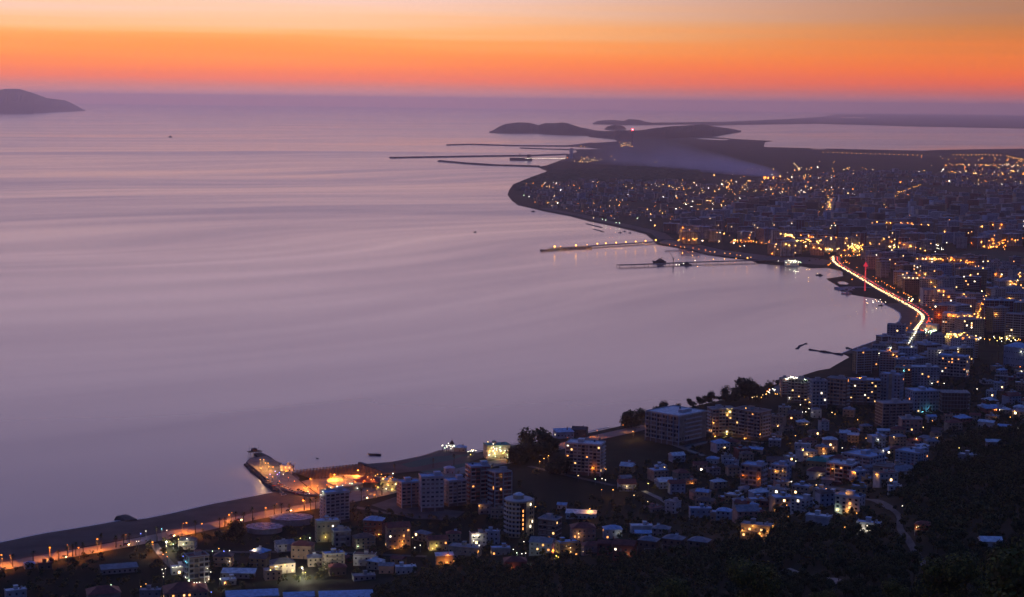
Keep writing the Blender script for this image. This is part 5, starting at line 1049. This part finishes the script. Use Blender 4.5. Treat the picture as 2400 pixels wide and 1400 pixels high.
for x, y in PX:
    p = W(x, y); k = rp.randrange(3); o = root('palm_tree', p, rp.uniform(0, 6), rp.uniform(.9, 1.25)); place(PALM[k][0], 'trunk', o); place(PALM[k][1], 'crown', o)
    ALL.append((o, 'palm tree', 'dark %s palm with a round crown' % ('tall' if o.scale.x > 1.08 else 'short'), 'palms along the boulevard'))
s = MB(); s.cyl(0, 0, 0, 2.3, .06, .06, bark, 4); s.cyl(0, 0, 1.9, 2.7, 1.7, .1, mat('straw shade', (.10, .07, .045), .95), 8); UMB = s.mesh('beach_umbrella')
c0, c1, c2, c3 = (G(682, 1108, 2.4), G(842, 1092, 2.4), G(915, 1119, 2.4), G(752, 1134, 2.4))
OR1 = ['first', 'second', 'third', 'fourth', 'fifth', 'sixth', 'seventh', 'eighth', 'ninth', 'tenth', 'eleventh', 'twelfth', 'thirteenth', 'fourteenth', 'fifteenth', 'sixteenth', 'seventeenth', 'eighteenth', 'nineteenth', 'twentieth', 'last']
for i in range(21):
    for j in range(8):
        a = c0.lerp(c1, (i+.5)/21); b = c3.lerp(c2, (i+.5)/21); p = a.lerp(b, .05+j*.1); p.z = 2.45
        o = place(UMB, 'beach_umbrella', None, p); tag(o, 'straw beach umbrella, %s in the %s row counted from the sea' % (OR1[i], OR1[j]), 'umbrella', 'beach umbrellas set out in rows east of the stone pier')
hullm = mat('dark hull', (.03, .035, .045), .6); whitem = mat('white boat paint', (.55, .56, .58), .5)
def boat(px, py, L_, a, label, name='boat', cabin=True, m=hullm, z=None):
    p = G(px, py, 0); r_ = root(name, p, a, 1); w = L_*.15
    s = MB(); s.add([(-w, -L_*.5, .1), (w, -L_*.5, .1), (w, L_*.2, .1), (0, L_*.45, .1), (-w, L_*.2, .1), (-w*1.2, -L_*.5, L_*.1), (w*1.2, -L_*.5, L_*.1), (w*1.2, L_*.25, L_*.1), (0, L_*.52, L_*.13), (-w*1.2, L_*.25, L_*.1)],
                   [(0, 1, 6, 5), (1, 2, 7, 6), (2, 3, 8, 7), (3, 4, 9, 8), (4, 0, 5, 9), (5, 6, 7, 8, 9)], m); s.build('hull', r_)
    if cabin:
        s = MB(); s.box(-w*.8, w*.8, -L_*.3, L_*.05, L_*.1, L_*.2, whitem if m is not hullm else hullm); s.box(-w*.6, w*.6, -L_*.2, 0, L_*.2, L_*.26, m); s.build('cabin', r_)
        s = MB(); s.tube((0, -L_*.1, L_*.26), (0, -L_*.1, L_*.5), L_*.008, metal); s.build('mast', r_)
    tag(r_, label, 'boat'); return r_
boat(398, 322, 42, 1.4, 'tiny dark ship alone far out, between the island and the coast', 'ship')
boat(1113, 544.5, 9, 1.2, 'tiny dark boat alone in the middle of the bay')
boat(743, 1075, 4, .6, 'tiny rowing boat off the umbrella beach', cabin=False)
boat(878, 1067, 12, 1.5, 'dark flat barge off the umbrella beach', cabin=False)
boat(1249, 496.5, 14, 1.4, 'dark boat anchored off the green lit beach')
boat(1453, 546, 10, 1.4, 'leftmost of three small boats moored off the town beach'); boat(1463, 543, 9, 1.4, 'middle one of three small boats moored off the town beach'); boat(1476, 546.5, 9, 1.4, 'rightmost of three small boats moored off the town beach')
boat(1920, 646, 14, 1.2, 'small dark boat left of the marina mouth'); boat(2064, 717, 9, 1.4, 'small dark boat off the café headland')
for i, (x, y) in enumerate([(1964, 679), (1972, 681), (1981, 678), (1990, 682), (1998, 679)]): boat(x, y, 14, 1.5+i*.1, '%s of five small moored boats counted from the outer end of the marina quay' % ['first', 'second', 'third', 'fourth', 'fifth'][i], m=whitem)
boat(1983, 689.5, 18, 1.5, 'white motor yacht moored outside the marina quay', 'yacht', m=whitem)
# ship and crane on the dark pier
p = G(1545, 617, 0); r_ = root('ship', p, PI/2+.05, .42); tag(r_, 'dark bulky ship moored behind the ship pier, left of the crane', 'ship')
s = MB(); s.add([(-7, -32, -1), (7, -32, -1), (7, 18, -1), (0, 30, -1), (-7, 18, -1), (-8, -34, 10), (8, -34, 10), (8, 20, 10), (0, 36, 12), (-8, 20, 10)], [(0, 1, 6, 5), (1, 2, 7, 6), (2, 3, 8, 7), (3, 4, 9, 8), (4, 0, 5, 9), (5, 6, 7, 8, 9)], hullm); s.build('hull', r_)
s = MB(); s.box(-6, 6, -24, 14, 10, 16, hullm); s.box(-5, 5, -16, 8, 16, 20, metal); s.box(-4, 4, -10, 2, 20, 24, metal); s.build('superstructure', r_)
s = MB(); s.cyl(0, -13, 24, 30, 2, 1.6, hullm); s.build('funnel', r_); s = MB(); s.tube((0, 4, 20), (0, 4, 38), .5, metal); s.build('mast', r_)
p = G(1578, 618, 4.2); r_ = root('harbour_crane', p, .0, .52); tag(r_, 'harbour crane with a raised slanting jib on the ship pier', 'crane')
s = MB(); s.box(-4, 4, -4, 4, 0, 3, metal); s.cyl(0, 0, 3, 16, 1.6, 1.3, metal); s.build('tower', r_)
s = MB(); s.box(-3, 3, -3, 3, 16, 20, metal); s.build('cab', r_)
s = MB(); s.tube((0, 0, 19), (-20, 0, 52), .9, metal, 4, .5); s.tube((0, 0, 27), (-20, 0, 52), .2, metal, 3); s.tube((0, 0, 18), (0, 0, 27), .5, metal); s.build('jib', r_)
boat(1606, 622, 26, PI/2, 'grey patrol boat with white lights moored beside the crane', 'ship')
p = G(1219, 376, 0); r_ = root('tanker', p, PI/2); tag(r_, 'low dark tanker moored at the lit far jetty', 'tanker'); s = MB(); s.box(-12, 12, -70, 60, 0, 14, hullm); s.build('hull', r_); s = MB(); s.box(-10, 10, -60, -40, 14, 34, hullm); s.box(-2, 2, 0, 4, 14, 40, metal); s.build('bridge', r_)
p = W(1268, 374); 
# tall white silo, red lattice mast, chimney, beach tower, pier mast
p = W(1339, 371.5); r_ = root('silo', p); s = MB(); s.cyl(0, 0, 0, 58, 11, 11, whitem, 14); s.build('body', r_); s = MB(); s.cyl(0, 0, 58, 62, 12, 3, metal, 14); s.build('cap', r_); tag(r_, 'tall pale silo at the root of the far lit jetty', 'silo')
p = W(1482, 343); r_ = root('chimney', p); s = MB(); s.cyl(0, 0, 0, 125, 7, 4, conc_dark, 10); s.build('shaft', r_); s = MB(); s.ball(0, 0, 128, 5, lampmat('red', 60)); s.build('warning_lamp', r_); tag(r_, 'tall chimney with a red warning lamp near the coastal hills', 'chimney')
p = W(2027, 682); r_ = root('lit_mast', p); redm = emat('red mast light', (1, .05, .09), .55)
s = MB()
for k in range(4): a = k*PI/2+.4; s.tube((math.cos(a)*1.4, math.sin(a)*1.4, 0), (math.cos(a)*.8, math.sin(a)*.8, 44), .35, redm)
for k in range(12): s.box(-1.1, 1.1, -1.1, 1.1, k*3.6+1, k*3.6+1.3, redm)
s.build('shaft', r_); s = MB(); s.cyl(0, 0, 44, 52, 4.6, .4, redm, 10); s.build('top_cone', r_); tag(r_, 'tall red lit mast with a cone top beside the marina', 'mast')
p = W(1059, 1058); r_ = root('beach_tower', p); s = MB(); s.cyl(0, 0, 0, 7, 2, 1.6, whitem, 8); s.build('shaft', r_); s = MB(); s.cyl(0, 0, 7, 10.5, 2.6, .3, hullm, 8); s.tube((0, 0, 10), (0, 0, 13), .1, metal); s.build('roof', r_); tag(r_, 'small round beach tower with a dark cone roof above white lights', 'tower')
# ramshackle jetty head with masts on the stone pier
p = G(597, 1066, 0); r_ = root('jetty_hut', p, .5); s = MB()
for i in range(4):
    for j in range(2): s.cyl(-5+i*3.2, -2+j*4, -1, 3.4, .2, .2, bark, 5)
s.build('frame', r_); s = MB(); s.box(-6.5, 6.5, -3, 3, 3.0, 3.4, bark); s.build('deck', r_); s = MB(); s.box(-3, 2, -1.5, 1.5, 3.4, 5.6, WM['brown']); s.build('wall', r_); s = MB(); s.hip(-3.4, 2.4, -2, 2, 5.6, 1.1, RM['dark']); s.build('roof', r_)
s = MB(); s.tube((-5, 0, 3), (-5.5, 0, 9), .1, metal); s.tube((3, 0, 3), (4.5, 0, 10), .1, metal); s.build('mast', r_); tag(r_, 'dark wooden hut on stilts at the very tip of the stone pier', 'hut')
# wooden walkway from the hut
ipier('walkway', [(600, 1068), (612, 1077), (622, 1083)], 4, 'narrow dark walkway linking the stilt hut with the stone pier', 2.4, cat='walkway', m=bark)
# yellow lit wall of the courtyard block, rooftop sign light on the rim
p = W(1703, 1020); m_ = mpp(p); r_ = root('stair_tower', p+Vector((0, 6, 0)), -.2); s = MB(); s.box(-5, 5, -4, 4, -2, 50*m_, WM['ochre']); s.build('wall', r_); s = MB(); s.box(-5.4, 5.4, -4.4, 4.4, 50*m_, 50*m_+.5, RM['grey']); s.build('roof', r_); tag(r_, 'yellow floodlit stair tower between the pink and the long beige block', 'stair tower')
# island lighthouse
p = Vector(ray(153, 237)); d_ = p; q = G(153, 262); t_ = (math.hypot(q.x, q.y)+1800)/math.hypot(d_.x, d_.y); hz = CAMZ+d_.z*t_
o = root('lighthouse', (d_.x*t_, d_.y*t_, hz-60)); s = MB(); s.cyl(0, 0, -60, 40, 7, 5, whitem, 10); s.build('shaft', o); s = MB(); s.ball(0, 0, 44, 6, lampmat('white', 60)); s.build('lantern', o); tag(o, 'white lighthouse light on the shoulder of the far island', 'lighthouse')
# grass fire
p = W(1813, 419); r_ = root('grass_fire', p); fm = emat('flames', (1, .28, .04), 9); rf_ = random.Random(1)
for k in range(9):
    s = MB(); x = rf_.uniform(-45, 35); h = rf_.uniform(5, 11); s.cyl(0, 0, 0, h*.4, 1.3, 1.9, fm, 6); s.cyl(0, 0, h*.4, h, 1.9, .1, fm, 6); place(s.mesh('flame'), 'flame', r_, (x, rf_.uniform(-20, 20), 0))
tag(r_, 'line of orange flames under the smoke plume on the plain', 'fire')

# ------------------------------------------------------------------ trees
def leaf_cloud(rnd, n, rx, rz, cz, size, lobes):
    cs = [(rnd.uniform(-.62, .62)*rx, rnd.uniform(-.62, .62)*rx, cz+rnd.uniform(-.5, .55)*rz, rnd.uniform(.34, .6)) for _ in range(lobes)]
    vs, fs, ms = [], [], []; o = 0
    for i in range(n):
        c = cs[rnd.randrange(lobes)]; u = Vector((rnd.gauss(0, 1), rnd.gauss(0, 1), rnd.gauss(0, 1))).normalized()*(rnd.random()**.4)
        p = Vector((c[0]+u.x*rx*c[3], c[1]+u.y*rx*c[3], c[2]+u.z*rz*c[3])); n_ = (u.normalized()+Vector((rnd.gauss(0, .35), rnd.gauss(0, .35), rnd.gauss(0, .35)+.15))).normalized(); a = (n_.orthogonal().normalized()); a = (Matrix.Rotation(rnd.uniform(0, 6.28), 3, n_) @ a); b = n_.cross(a)*1.3; s_ = size*rnd.uniform(.6, 1.3)
        vs += [p-a*s_, p+b*s_*.6, p+a*s_, p-b*s_*.6]; fs.append((o, o+1, o+2, o+3)); o += 4; ms.append(rnd.choice((0, 0, 1, 2)))
    return vs, fs, ms
def tree_mesh(seed, n, h, rx, size, lobes=7, order=(0, 1, 2), low=0):
    rnd = random.Random(seed); vs, fs, ms = leaf_cloud(rnd, n, rx, h*(.38+low), h*(.62-low), size, lobes)
    c = MB(); 
    for mi_ in range(3):
        idx = [f for f, m in zip(fs, ms) if m == mi_]
        for f in idx: c.add([vs[k] for k in f], [(0, 1, 2, 3)], leafm[order[mi_]])
    t = MB(); t.tube((0, 0, -1.5), (.1, 0, h*.4), h*.035, bark, 6, h*.022)
    for _ in range(4): t.tube((.1, 0, h*.35), (rnd.uniform(-.5, .5)*rx, rnd.uniform(-.5, .5)*rx, h*rnd.uniform(.6, .85)), h*.02, bark, 5, h*.008)
    return c.mesh('crown'), t.mesh('trunk')
TN = [tree_mesh(i, 1500, 8, 3.6, .26, 9, ((0, 1, 2), (2, 0, 1), (1, 0, 2))[i]) for i in range(3)]
TF = [tree_mesh(10+i, 420, 8, 3.6, .5, 7, ((0, 1, 2), (2, 0, 0), (0, 2, 1))[i]) for i in range(3)]
TS = [tree_mesh(40+i, 3200, 8, 4.6, .34, 12, ((0, 2, 2), (2, 0, 2))[i], .12) for i in range(2)]
leafm.append(mat('leaves lit olive', (.28, .23, .05), .9, .1)); leafm.append(mat('leaves bright olive', (.12, .115, .03), .9, .1))  # olive raised above leaf colour so foreground crowns look lit
TBIG = [tree_mesh(20+i, 5200, 15, 6.0, .30, 12, ((3, 4, 0), (4, 3, 1))[i]) for i in range(2)]; leafm = leafm[:3]
rt = random.Random(17)
def tree(x, y, sc, kind, desc, group, label=None, name='tree', z=None):
    k = kind[rt.randrange(len(kind))]; o = root(name, (x, y, hh(x, y) if z is None else z), rt.uniform(0, 6), sc); place(k[0], 'crown', o); place(k[1], 'trunk', o)
    if label: tag(o, label, 'tree', group)
    else: ALL.append((o, 'tree', desc, group))
    return o
for i, (x, yt, Yd, h, lab) in enumerate([(1775, 1318, 640, 17, 'large olive green crown rising at the bottom edge below the village'), (1560, 1362, 690, 15, 'broad dark crown at the bottom edge left of the large olive crown'), (2225, 1300, 560, 17, 'tall ragged crown at the bottom edge beside the hill road'),
                                (2330, 1352, 545, 15, 'reddish brown tinged crown between the ragged crown and the corner tree'), (2400, 1262, 500, 18, 'big yellowish green tree filling the bottom right corner'), (2100, 1368, 600, 15, 'low crown cutting off the foot of the hill road'), (1930, 1384, 620, 14, 'low dark crown under the thin hill track'), (2290, 1330, 620, 14, 'crown behind the reddish one in the bottom right')]):
    d = ray(x, yt); t = Yd/d.y; X_, Y_, Zt = d.x*t, d.y*t, CAMZ+d.z*t; g_ = hh(X_, Y_); sc = max(.6, (Zt-g_)/14.2)
    tree(X_, Y_, sc, TBIG, '', 'foreground trees of the hillside', lab)
for x, y, hpx, lab in [(1480, 1004, 40, 'dense dark tree mound left of the unfinished corner block'), (1551, 972, 26, 'round dark tree just above the unfinished corner block roof'), (1617, 950, 14, 'smallest dark seafront tree between two groves'), (1662, 944, 22, 'row like dark tree above the pink block'), (1712, 942, 30, 'dark seafront tree left of the tallest one'), (1757, 938, 48, 'tallest round dark tree on the seafront'),
                     (1262, 1070, 56, 'tall airy tree among the lit restaurants'), (1232, 1082, 40, 'dark tree left of the tall airy one'), (1290, 1064, 34, 'dark tree right of the tall airy one'), (1210, 1088, 34, 'dark tree in front of the yellow green restaurant'), (1310, 1112, 40, 'narrow dark tree left of the beige balcony hotel'), (553, 1262, 36, 'dark round tree beside the oval terraces'), (1640, 948, 16, 'low dark tree between the smallest and the row like tree')]:
    p = W(x, y); h = hpx*mpp(p); tree(p.x, p.y, h/6.2, TS, '', 'seafront trees', lab)
# the wooded slope
HP = [(830, 1420), (900, 1362), (1000, 1340), (1110, 1318), (1180, 1342), (1260, 1312), (1440, 1312), (1660, 1296), (1720, 1266), (1830, 1240), (1880, 1240), (2000, 1255), (2080, 1250), (2090, 1190), (2120, 1130), (2180, 1066), (2290, 1014), (2420, 1008), (2460, 1460), (830, 1460)]
xs_, ys_ = np.meshgrid(np.arange(-180, 760, 7.6), np.arange(420, 2000, 7.6)); rs = np.random.RandomState(4)
TP = np.stack([xs_.ravel(), ys_.ravel()], 1)+rs.uniform(-3, 3, (xs_.size, 2))
TZ = 2+hill(TP[:, 0], TP[:, 1]); v_ = np.stack([TP[:, 0], TP[:, 1], TZ-CAMZ], 1); kk = v_ @ np.array(fw); PXX = 1200+v_ @ np.array(rr)/kk*FPX; PYY = 700-v_ @ np.array(uu)/kk*FPX
sel = inpoly(np.stack([PXX, PYY], 1), HP) & (kk > 300) & (TP[:, 1] < 2100)
TP, TZ, kk, PXX, PYY = TP[sel], TZ[sel], kk[sel], PXX[sel], PYY[sel]
# thin the wood with a patchy pattern
pat = np.sin(TP[:, 0]/38+TP[:, 1]/71)*np.sin(TP[:, 1]/33-TP[:, 0]/90)+rs.uniform(-.5, .5, len(TP)); keep = pat > -.95; TP, TZ, kk, PXX, PYY = TP[keep], TZ[keep], kk[keep], PXX[keep], PYY[keep]
OA = np.array(OCC)
def freeof(P, pad=2.2):
    ok = np.ones(len(P), bool)
    for x, y, r in OA: ok &= (P[:, 0]-x)**2+(P[:, 1]-y)**2 > (r+pad)**2
    return ok
ok = freeof(TP); TP, TZ, kk, PXX, PYY = TP[ok], TZ[ok], kk[ok], PXX[ok], PYY[ok]
order = np.argsort(kk); near_i = [i for i in order if 0 < PXX[i] < 2400 and PYY[i] < 1425][:270]; ns_ = set(near_i)
for i in near_i: sc = rt.uniform(.55, 1.05); tree(TP[i, 0], TP[i, 1], sc, TN if kk[i] < 760 else TF, '%s %s tree' % (rt.choice(('dark', 'olive', 'deep green')), 'large' if sc > .85 else 'small' if sc < .68 else 'mid sized'), 'trees of the wooded slope')
def forest(P, Zs, name, scl, n, size, h=8, rx=3.8, seed=0):
    tv = []
    for q in range(4):
        v, f, m = leaf_cloud(random.Random(seed+q), n, rx, h*.4, h*.55, size, 6); tv.append((np.array([tuple(a) for a in v]), np.array(f), np.array(m)))
    rs = np.random.RandomState(seed); vs, fs, ms = [], [], []; o = 0
    for (x, y), z in zip(P, Zs):
        v, f, m = tv[rs.randint(4)]; a = rs.uniform(0, 6.28); s_ = rs.uniform(*scl); ca, sa = math.cos(a)*s_, math.sin(a)*s_
        vs.append(np.stack([v[:, 0]*ca-v[:, 1]*sa+x, v[:, 0]*sa+v[:, 1]*ca+y, v[:, 2]*s_+z], 1)); fs.append(f+o); o += len(v); ms.append((m+rs.randint(3)) % 3)
    ob = place(arr(np.concatenate(vs), np.concatenate(fs), leafm, name, np.concatenate(ms)), name); ob['kind'] = 'stuff'; print(name, len(P)); return ob
rest_i = np.array([i for i in range(len(TP)) if i not in ns_]); forest(TP[rest_i], TZ[rest_i], 'wood', (.5, 1.05), 150, .62, seed=30)
# trees and scrub between the houses
def scatter(poly, step, seed, prob):
    P = np.array(quarter(poly, step, seed, .2, .5, beach=70)); P = P[np.random.RandomState(seed).rand(len(P)) < prob]; P = P[freeof(P, 2.5)]; return P, 2+hill(P[:, 0], P[:, 1])
sc_ = [scatter([(1190, 1110), (1420, 1125), (1500, 1010), (1830, 960), (2300, 860), (2440, 860), (2440, 1000), (2180, 1060), (2080, 1250), (1700, 1290), (1200, 1310), (1000, 1330), (640, 1380), (400, 1400), (-60, 1420), (-60, 1350), (300, 1296), (560, 1240), (830, 1190), (1060, 1225)], 10, 71, .75),
       scatter([(2150, 795), (2520, 812), (2520, 845), (2280, 850), (2200, 822)], 11, 72, .9), scatter([(2050, 690), (2110, 715), (2150, 735), (2140, 728), (2060, 676)], 14, 73, .5), scatter([(1850, 625), (1960, 628), (1960, 640), (1990, 640), (2180, 640), (2430, 640), (2430, 700), (2200, 660), (2050, 640), (1990, 610), (1950, 600)], 26, 74, .5)]
forest(np.concatenate([a for a, b in sc_]), np.concatenate([b for a, b in sc_]), 'village_scrub', (.35, 1.0), 80, .85, seed=50)
sb_ = dense(shore_seg(28, 35), 8); P = np.array([(p.x+rs.uniform(-4, 4), p.y-rs.uniform(14, 34)) for p in sb_ for _ in range(2) if rs.rand() < .6]); forest(P, np.full(len(P), 2.), 'seafront_grove', (.5, 1.2), 150, .6, seed=64)
bl_ = [p for p in BLVD_L]; P = np.array([(p.x+rs.uniform(-2, 2), p.y-15+rs.uniform(-3, 3)) for p in bl_ for _ in range(2) if rs.rand() < .55]); forest(P, np.full(len(P), 2.), 'roadside_hedge', (.3, .6), 90, .5, seed=60)
# far pine belt on the plain: low dark canopy mass
def canopy(name, poly, h, step, seed):
    P = np.array(quarter(poly, step, seed, .1, .4, beach=30)); rs = np.random.RandomState(seed)
    v0, f0 = ico(); v0 = np.array(v0); f0 = np.array(f0); vs, fs = [], []; o = 0
    for x, y in P: vs.append(v0*np.array([step*.7, step*.7, h*rs.uniform(.6, 1.1)])+np.array([x, y, 2])); fs.append(f0+o); o += 12
    ob = place(arr(np.concatenate(vs), np.concatenate(fs), [leafm[0]], name), name); ob['kind'] = 'stuff'; print(name, len(P))
canopy('pine_belt', [(1196, 452), (1206, 434), (1230, 423), (1285, 402), (1500, 392), (1640, 400), (1640, 424), (1300, 428), (1230, 445)], 12, 38, 81)

# ------------------------------------------------------------------ smoke plume over the plain
def smoke():
    a = W(1825, 419); b = W(1400, 372); d = Vector((b.x-a.x, b.y-a.y)); L_ = d.length; ang = math.atan2(d.y, d.x)
    m = bpy.data.materials.new('drifting smoke'); m.use_nodes = True; t = m.node_tree; t.nodes.clear(); N_ = t.nodes.new
    o = N_('ShaderNodeOutputMaterial'); v = N_('ShaderNodeVolumePrincipled'); v.inputs['Color'].default_value = (.85, .78, .90, 1); v.inputs['Anisotropy'].default_value = .3
    tcn = N_('ShaderNodeTexCoord'); sp = N_('ShaderNodeSeparateXYZ'); t.links.new(tcn.outputs['Object'], sp.inputs[0])
    def mm(op, x, y, cl=False):
        n = N_('ShaderNodeMath'); n.operation = op; n.use_clamp = cl
        for i, q in enumerate((x, y)):
            if isinstance(q, (int, float)): n.inputs[i].default_value = q
            else: t.links.new(q, n.inputs[i])
        return n.outputs[0]
    u = mm('DIVIDE', sp.outputs[0], L_)                          # 0 at the fire, 1 at the far end
    wid = mm('MULTIPLY_ADD', u, 520); wid.node.inputs[2].default_value = 45
    hgt = mm('MULTIPLY_ADD', u, 150); hgt.node.inputs[2].default_value = 40
    yy = mm('DIVIDE', sp.outputs[1], wid); hz_ = mm('DIVIDE', sp.outputs[2], hgt)
    r2 = mm('ADD', mm('MULTIPLY', yy, yy), mm('MULTIPLY', hz_, hz_)); fall = mm('SUBTRACT', 1, r2, True)
    ends = mm('MULTIPLY', mm('MULTIPLY', u, 14, True), mm('MULTIPLY', mm('SUBTRACT', 1, u), 1.4, True))
    ns = N_('ShaderNodeTexNoise'); ns.inputs['Scale'].default_value = .004; ns.inputs['Detail'].default_value = 3; t.links.new(tcn.outputs['Object'], ns.inputs['Vector'])
    den = mm('MULTIPLY', mm('MULTIPLY', fall, ends), mm('MULTIPLY', mm('SUBTRACT', ns.outputs[0], .25, True), 2.2))
    den = mm('MULTIPLY', den, mm('DIVIDE', .0075, mm('ADD', mm('MULTIPLY', u, 2.4), .35)))
    t.links.new(den, v.inputs['Density']); t.links.new(v.outputs[0], o.inputs['Volume'])
    s = MB(); s.box(0, L_, -580, 580, 0, 190, m); ob = s.build('smoke', None, a, ang); ob['kind'] = 'stuff'; ob.location.z = 3
smoke()

# ------------------------------------------------------------------ labels that single each thing out
LM = [('the round tower hotel', 1217, 1270), ('the beige balcony hotel', 1371, 1115), ('the slim pale tower', 784, 1228), ('the blue crowned tower', 1115, 1182), ('the unfinished corner block', 1590, 1042), ('the floodlit yellow villa', 660, 1345),
      ('the green roofed hall', 1912, 1108), ('the blue roofed twin blocks', 2060, 1110), ('the curved balcony block', 2190, 722), ('the red lit mast', 2027, 682), ('the bright road bend', 2168, 748), ('the dark round field', 2330, 605), ('the orange lit avenue', 1943, 490),
      ('the orange lamp pier', 1540, 569), ('the dark ship pier', 1820, 613), ('the far lit jetty', 1335, 371), ('the flames on the plain', 1812, 419), ('the red house on the hill road', 2165, 1250), ('the cream garden hotel', 460, 1366), ('the stone pier', 690, 1150), ('the bright blue roof pair', 1665, 1218),
      ('the bare concrete frame', 2235, 964), ('the wide ochre block', 2024, 948), ('the blue roofed park hall', 2385, 860), ('the pale slope cottage', 2320, 1295), ('the lagoon', 2100, 357), ('the bottom left palms', 110, 1312), ('the tall chimney', 1482, 343), ('the white house above the wood', 1878, 1202), ('the yellow green restaurant', 1165, 1078), ('the seaside fairy lights', 1838, 930), ('the green beach lamps', 1250, 470), ('the white villa in the wood', 2036, 1250), ('the big olive crown', 1775, 1390), ('the white balcony block', 2234, 890), ('the orange garden lamps', 1774, 1262), ('the straight groyne', 885, 1108), ('the white arcade tower', 2242, 786), ('the white gridded tower', 2128, 600)]
LMW = [(n, W(x, y)) for n, x, y in LM]
OR = ['', 'second', 'third', 'fourth', 'fifth', 'sixth', 'seventh', 'eighth', 'ninth', 'tenth', 'eleventh', 'twelfth', 'thirteenth', 'fourteenth', 'fifteenth', 'sixteenth', 'seventeenth', 'eighteenth', 'nineteenth', 'twentieth']
def ordinal(i):
    if i < 20: return OR[i]
    t_ = {2: 'twenty', 3: 'thirty', 4: 'forty', 5: 'fifty', 6: 'sixty', 7: 'seventy', 8: 'eighty', 9: 'ninety'}
    n = i+1
    if n >= 100: return 'number %d' % n
    return (t_[n//10]+' '+(OR[n % 10-1] or 'first')) if n % 10 else t_[n//10][:-1]+'ieth'
# past 300 of one kind the smallest join one mass
byc = {}
for e in ALL: byc.setdefault(e[1], []).append(e)
drop = set(); keepl = []
for c_, l_ in byc.items():
    have = sum(1 for o in C.objects if o.get('category') == c_)
    l_.sort(key=lambda e: e[0].location.length); lim = 298-have
    if len(l_) > lim:
        extra = l_[lim:]; print('merging', c_, len(extra)); vs, fs, ms, mats_ = [], [], [], []; o_ = 0; mb = MB()
        for r_, *_ in extra:
            stack = [(r_, Matrix.Translation(r_.location) @ Matrix.Rotation(r_.rotation_euler.z, 4, 'Z') @ Matrix.Diagonal((*r_.scale, 1)))]
            while stack:
                ob, mx = stack.pop()
                if ob.type == 'LIGHT': keepl.append((ob.data, mx.translation.copy()))
                if ob.type == 'MESH':
                    me = ob.data; vv = [mx @ v.co for v in me.vertices]; off = len(mb.v); mb.v += [tuple(v) for v in vv]
                    for p in me.polygons: mb.f.append(tuple(i+off for i in p.vertices)); mb.m.append(mb.mi(me.materials[p.material_index]))
                for ch in [o for o in KIDS.get(ob.name, ())] if False else ob.children: stack.append((ch, mx @ Matrix.Translation(ch.location) @ Matrix.Rotation(ch.rotation_euler.z, 4, 'Z')))
            for ob in list(r_.children_recursive)+[r_]: drop.add(ob)
        mo = mb.build('distant_'+c_.replace(' ', '_')+'s'); mo['kind'] = 'stuff'
        for ld, lp in keepl: q = bpy.data.objects.new('lamp_light', ld); C.objects.link(q); q.parent = mo; q.location = lp
        keepl = []
ALL = [e for e in ALL if e[0] not in drop]
for o in drop: bpy.data.objects.remove(o)
keys = {}
for r_, cat, desc, grp in ALL:
    i = min(range(len(LMW)), key=lambda k: (LMW[k][1].x-r_.location.x)**2+(LMW[k][1].y-r_.location.y)**2)
    keys.setdefault((cat, desc, i), []).append((math.hypot(LMW[i][1].x-r_.location.x, LMW[i][1].y-r_.location.y), r_, grp))
for (cat, desc, i), l_ in keys.items():
    l_.sort(key=lambda t: t[0])
    for k, (_, r_, grp) in enumerate(l_):
        w = ordinal(k); tag(r_, '%s, %s closest to %s' % (desc, w, LMW[i][0]) if w else '%s closest to %s' % (desc, LMW[i][0]), cat, grp)
print('objects', len(C.objects))

# ------------------------------------------------------------------ haze
def make_haze():
    s = MB(); m = bpy.data.materials.new('dusk haze'); m.use_nodes = True; t = m.node_tree; t.nodes.clear()
    o = t.nodes.new('ShaderNodeOutputMaterial'); v = t.nodes.new('ShaderNodeVolumePrincipled')
    v.inputs['Color'].default_value = (.94, .85, 1.0, 1); v.inputs['Density'].default_value = 2.7e-5; v.inputs['Anisotropy'].default_value = .78
    t.links.new(v.outputs[0], o.inputs['Volume'])
    s.box(-61000, 61000, -4000, 93000, -12, 500, m); h = s.build('haze'); h['kind'] = 'stuff'; return h
make_haze()
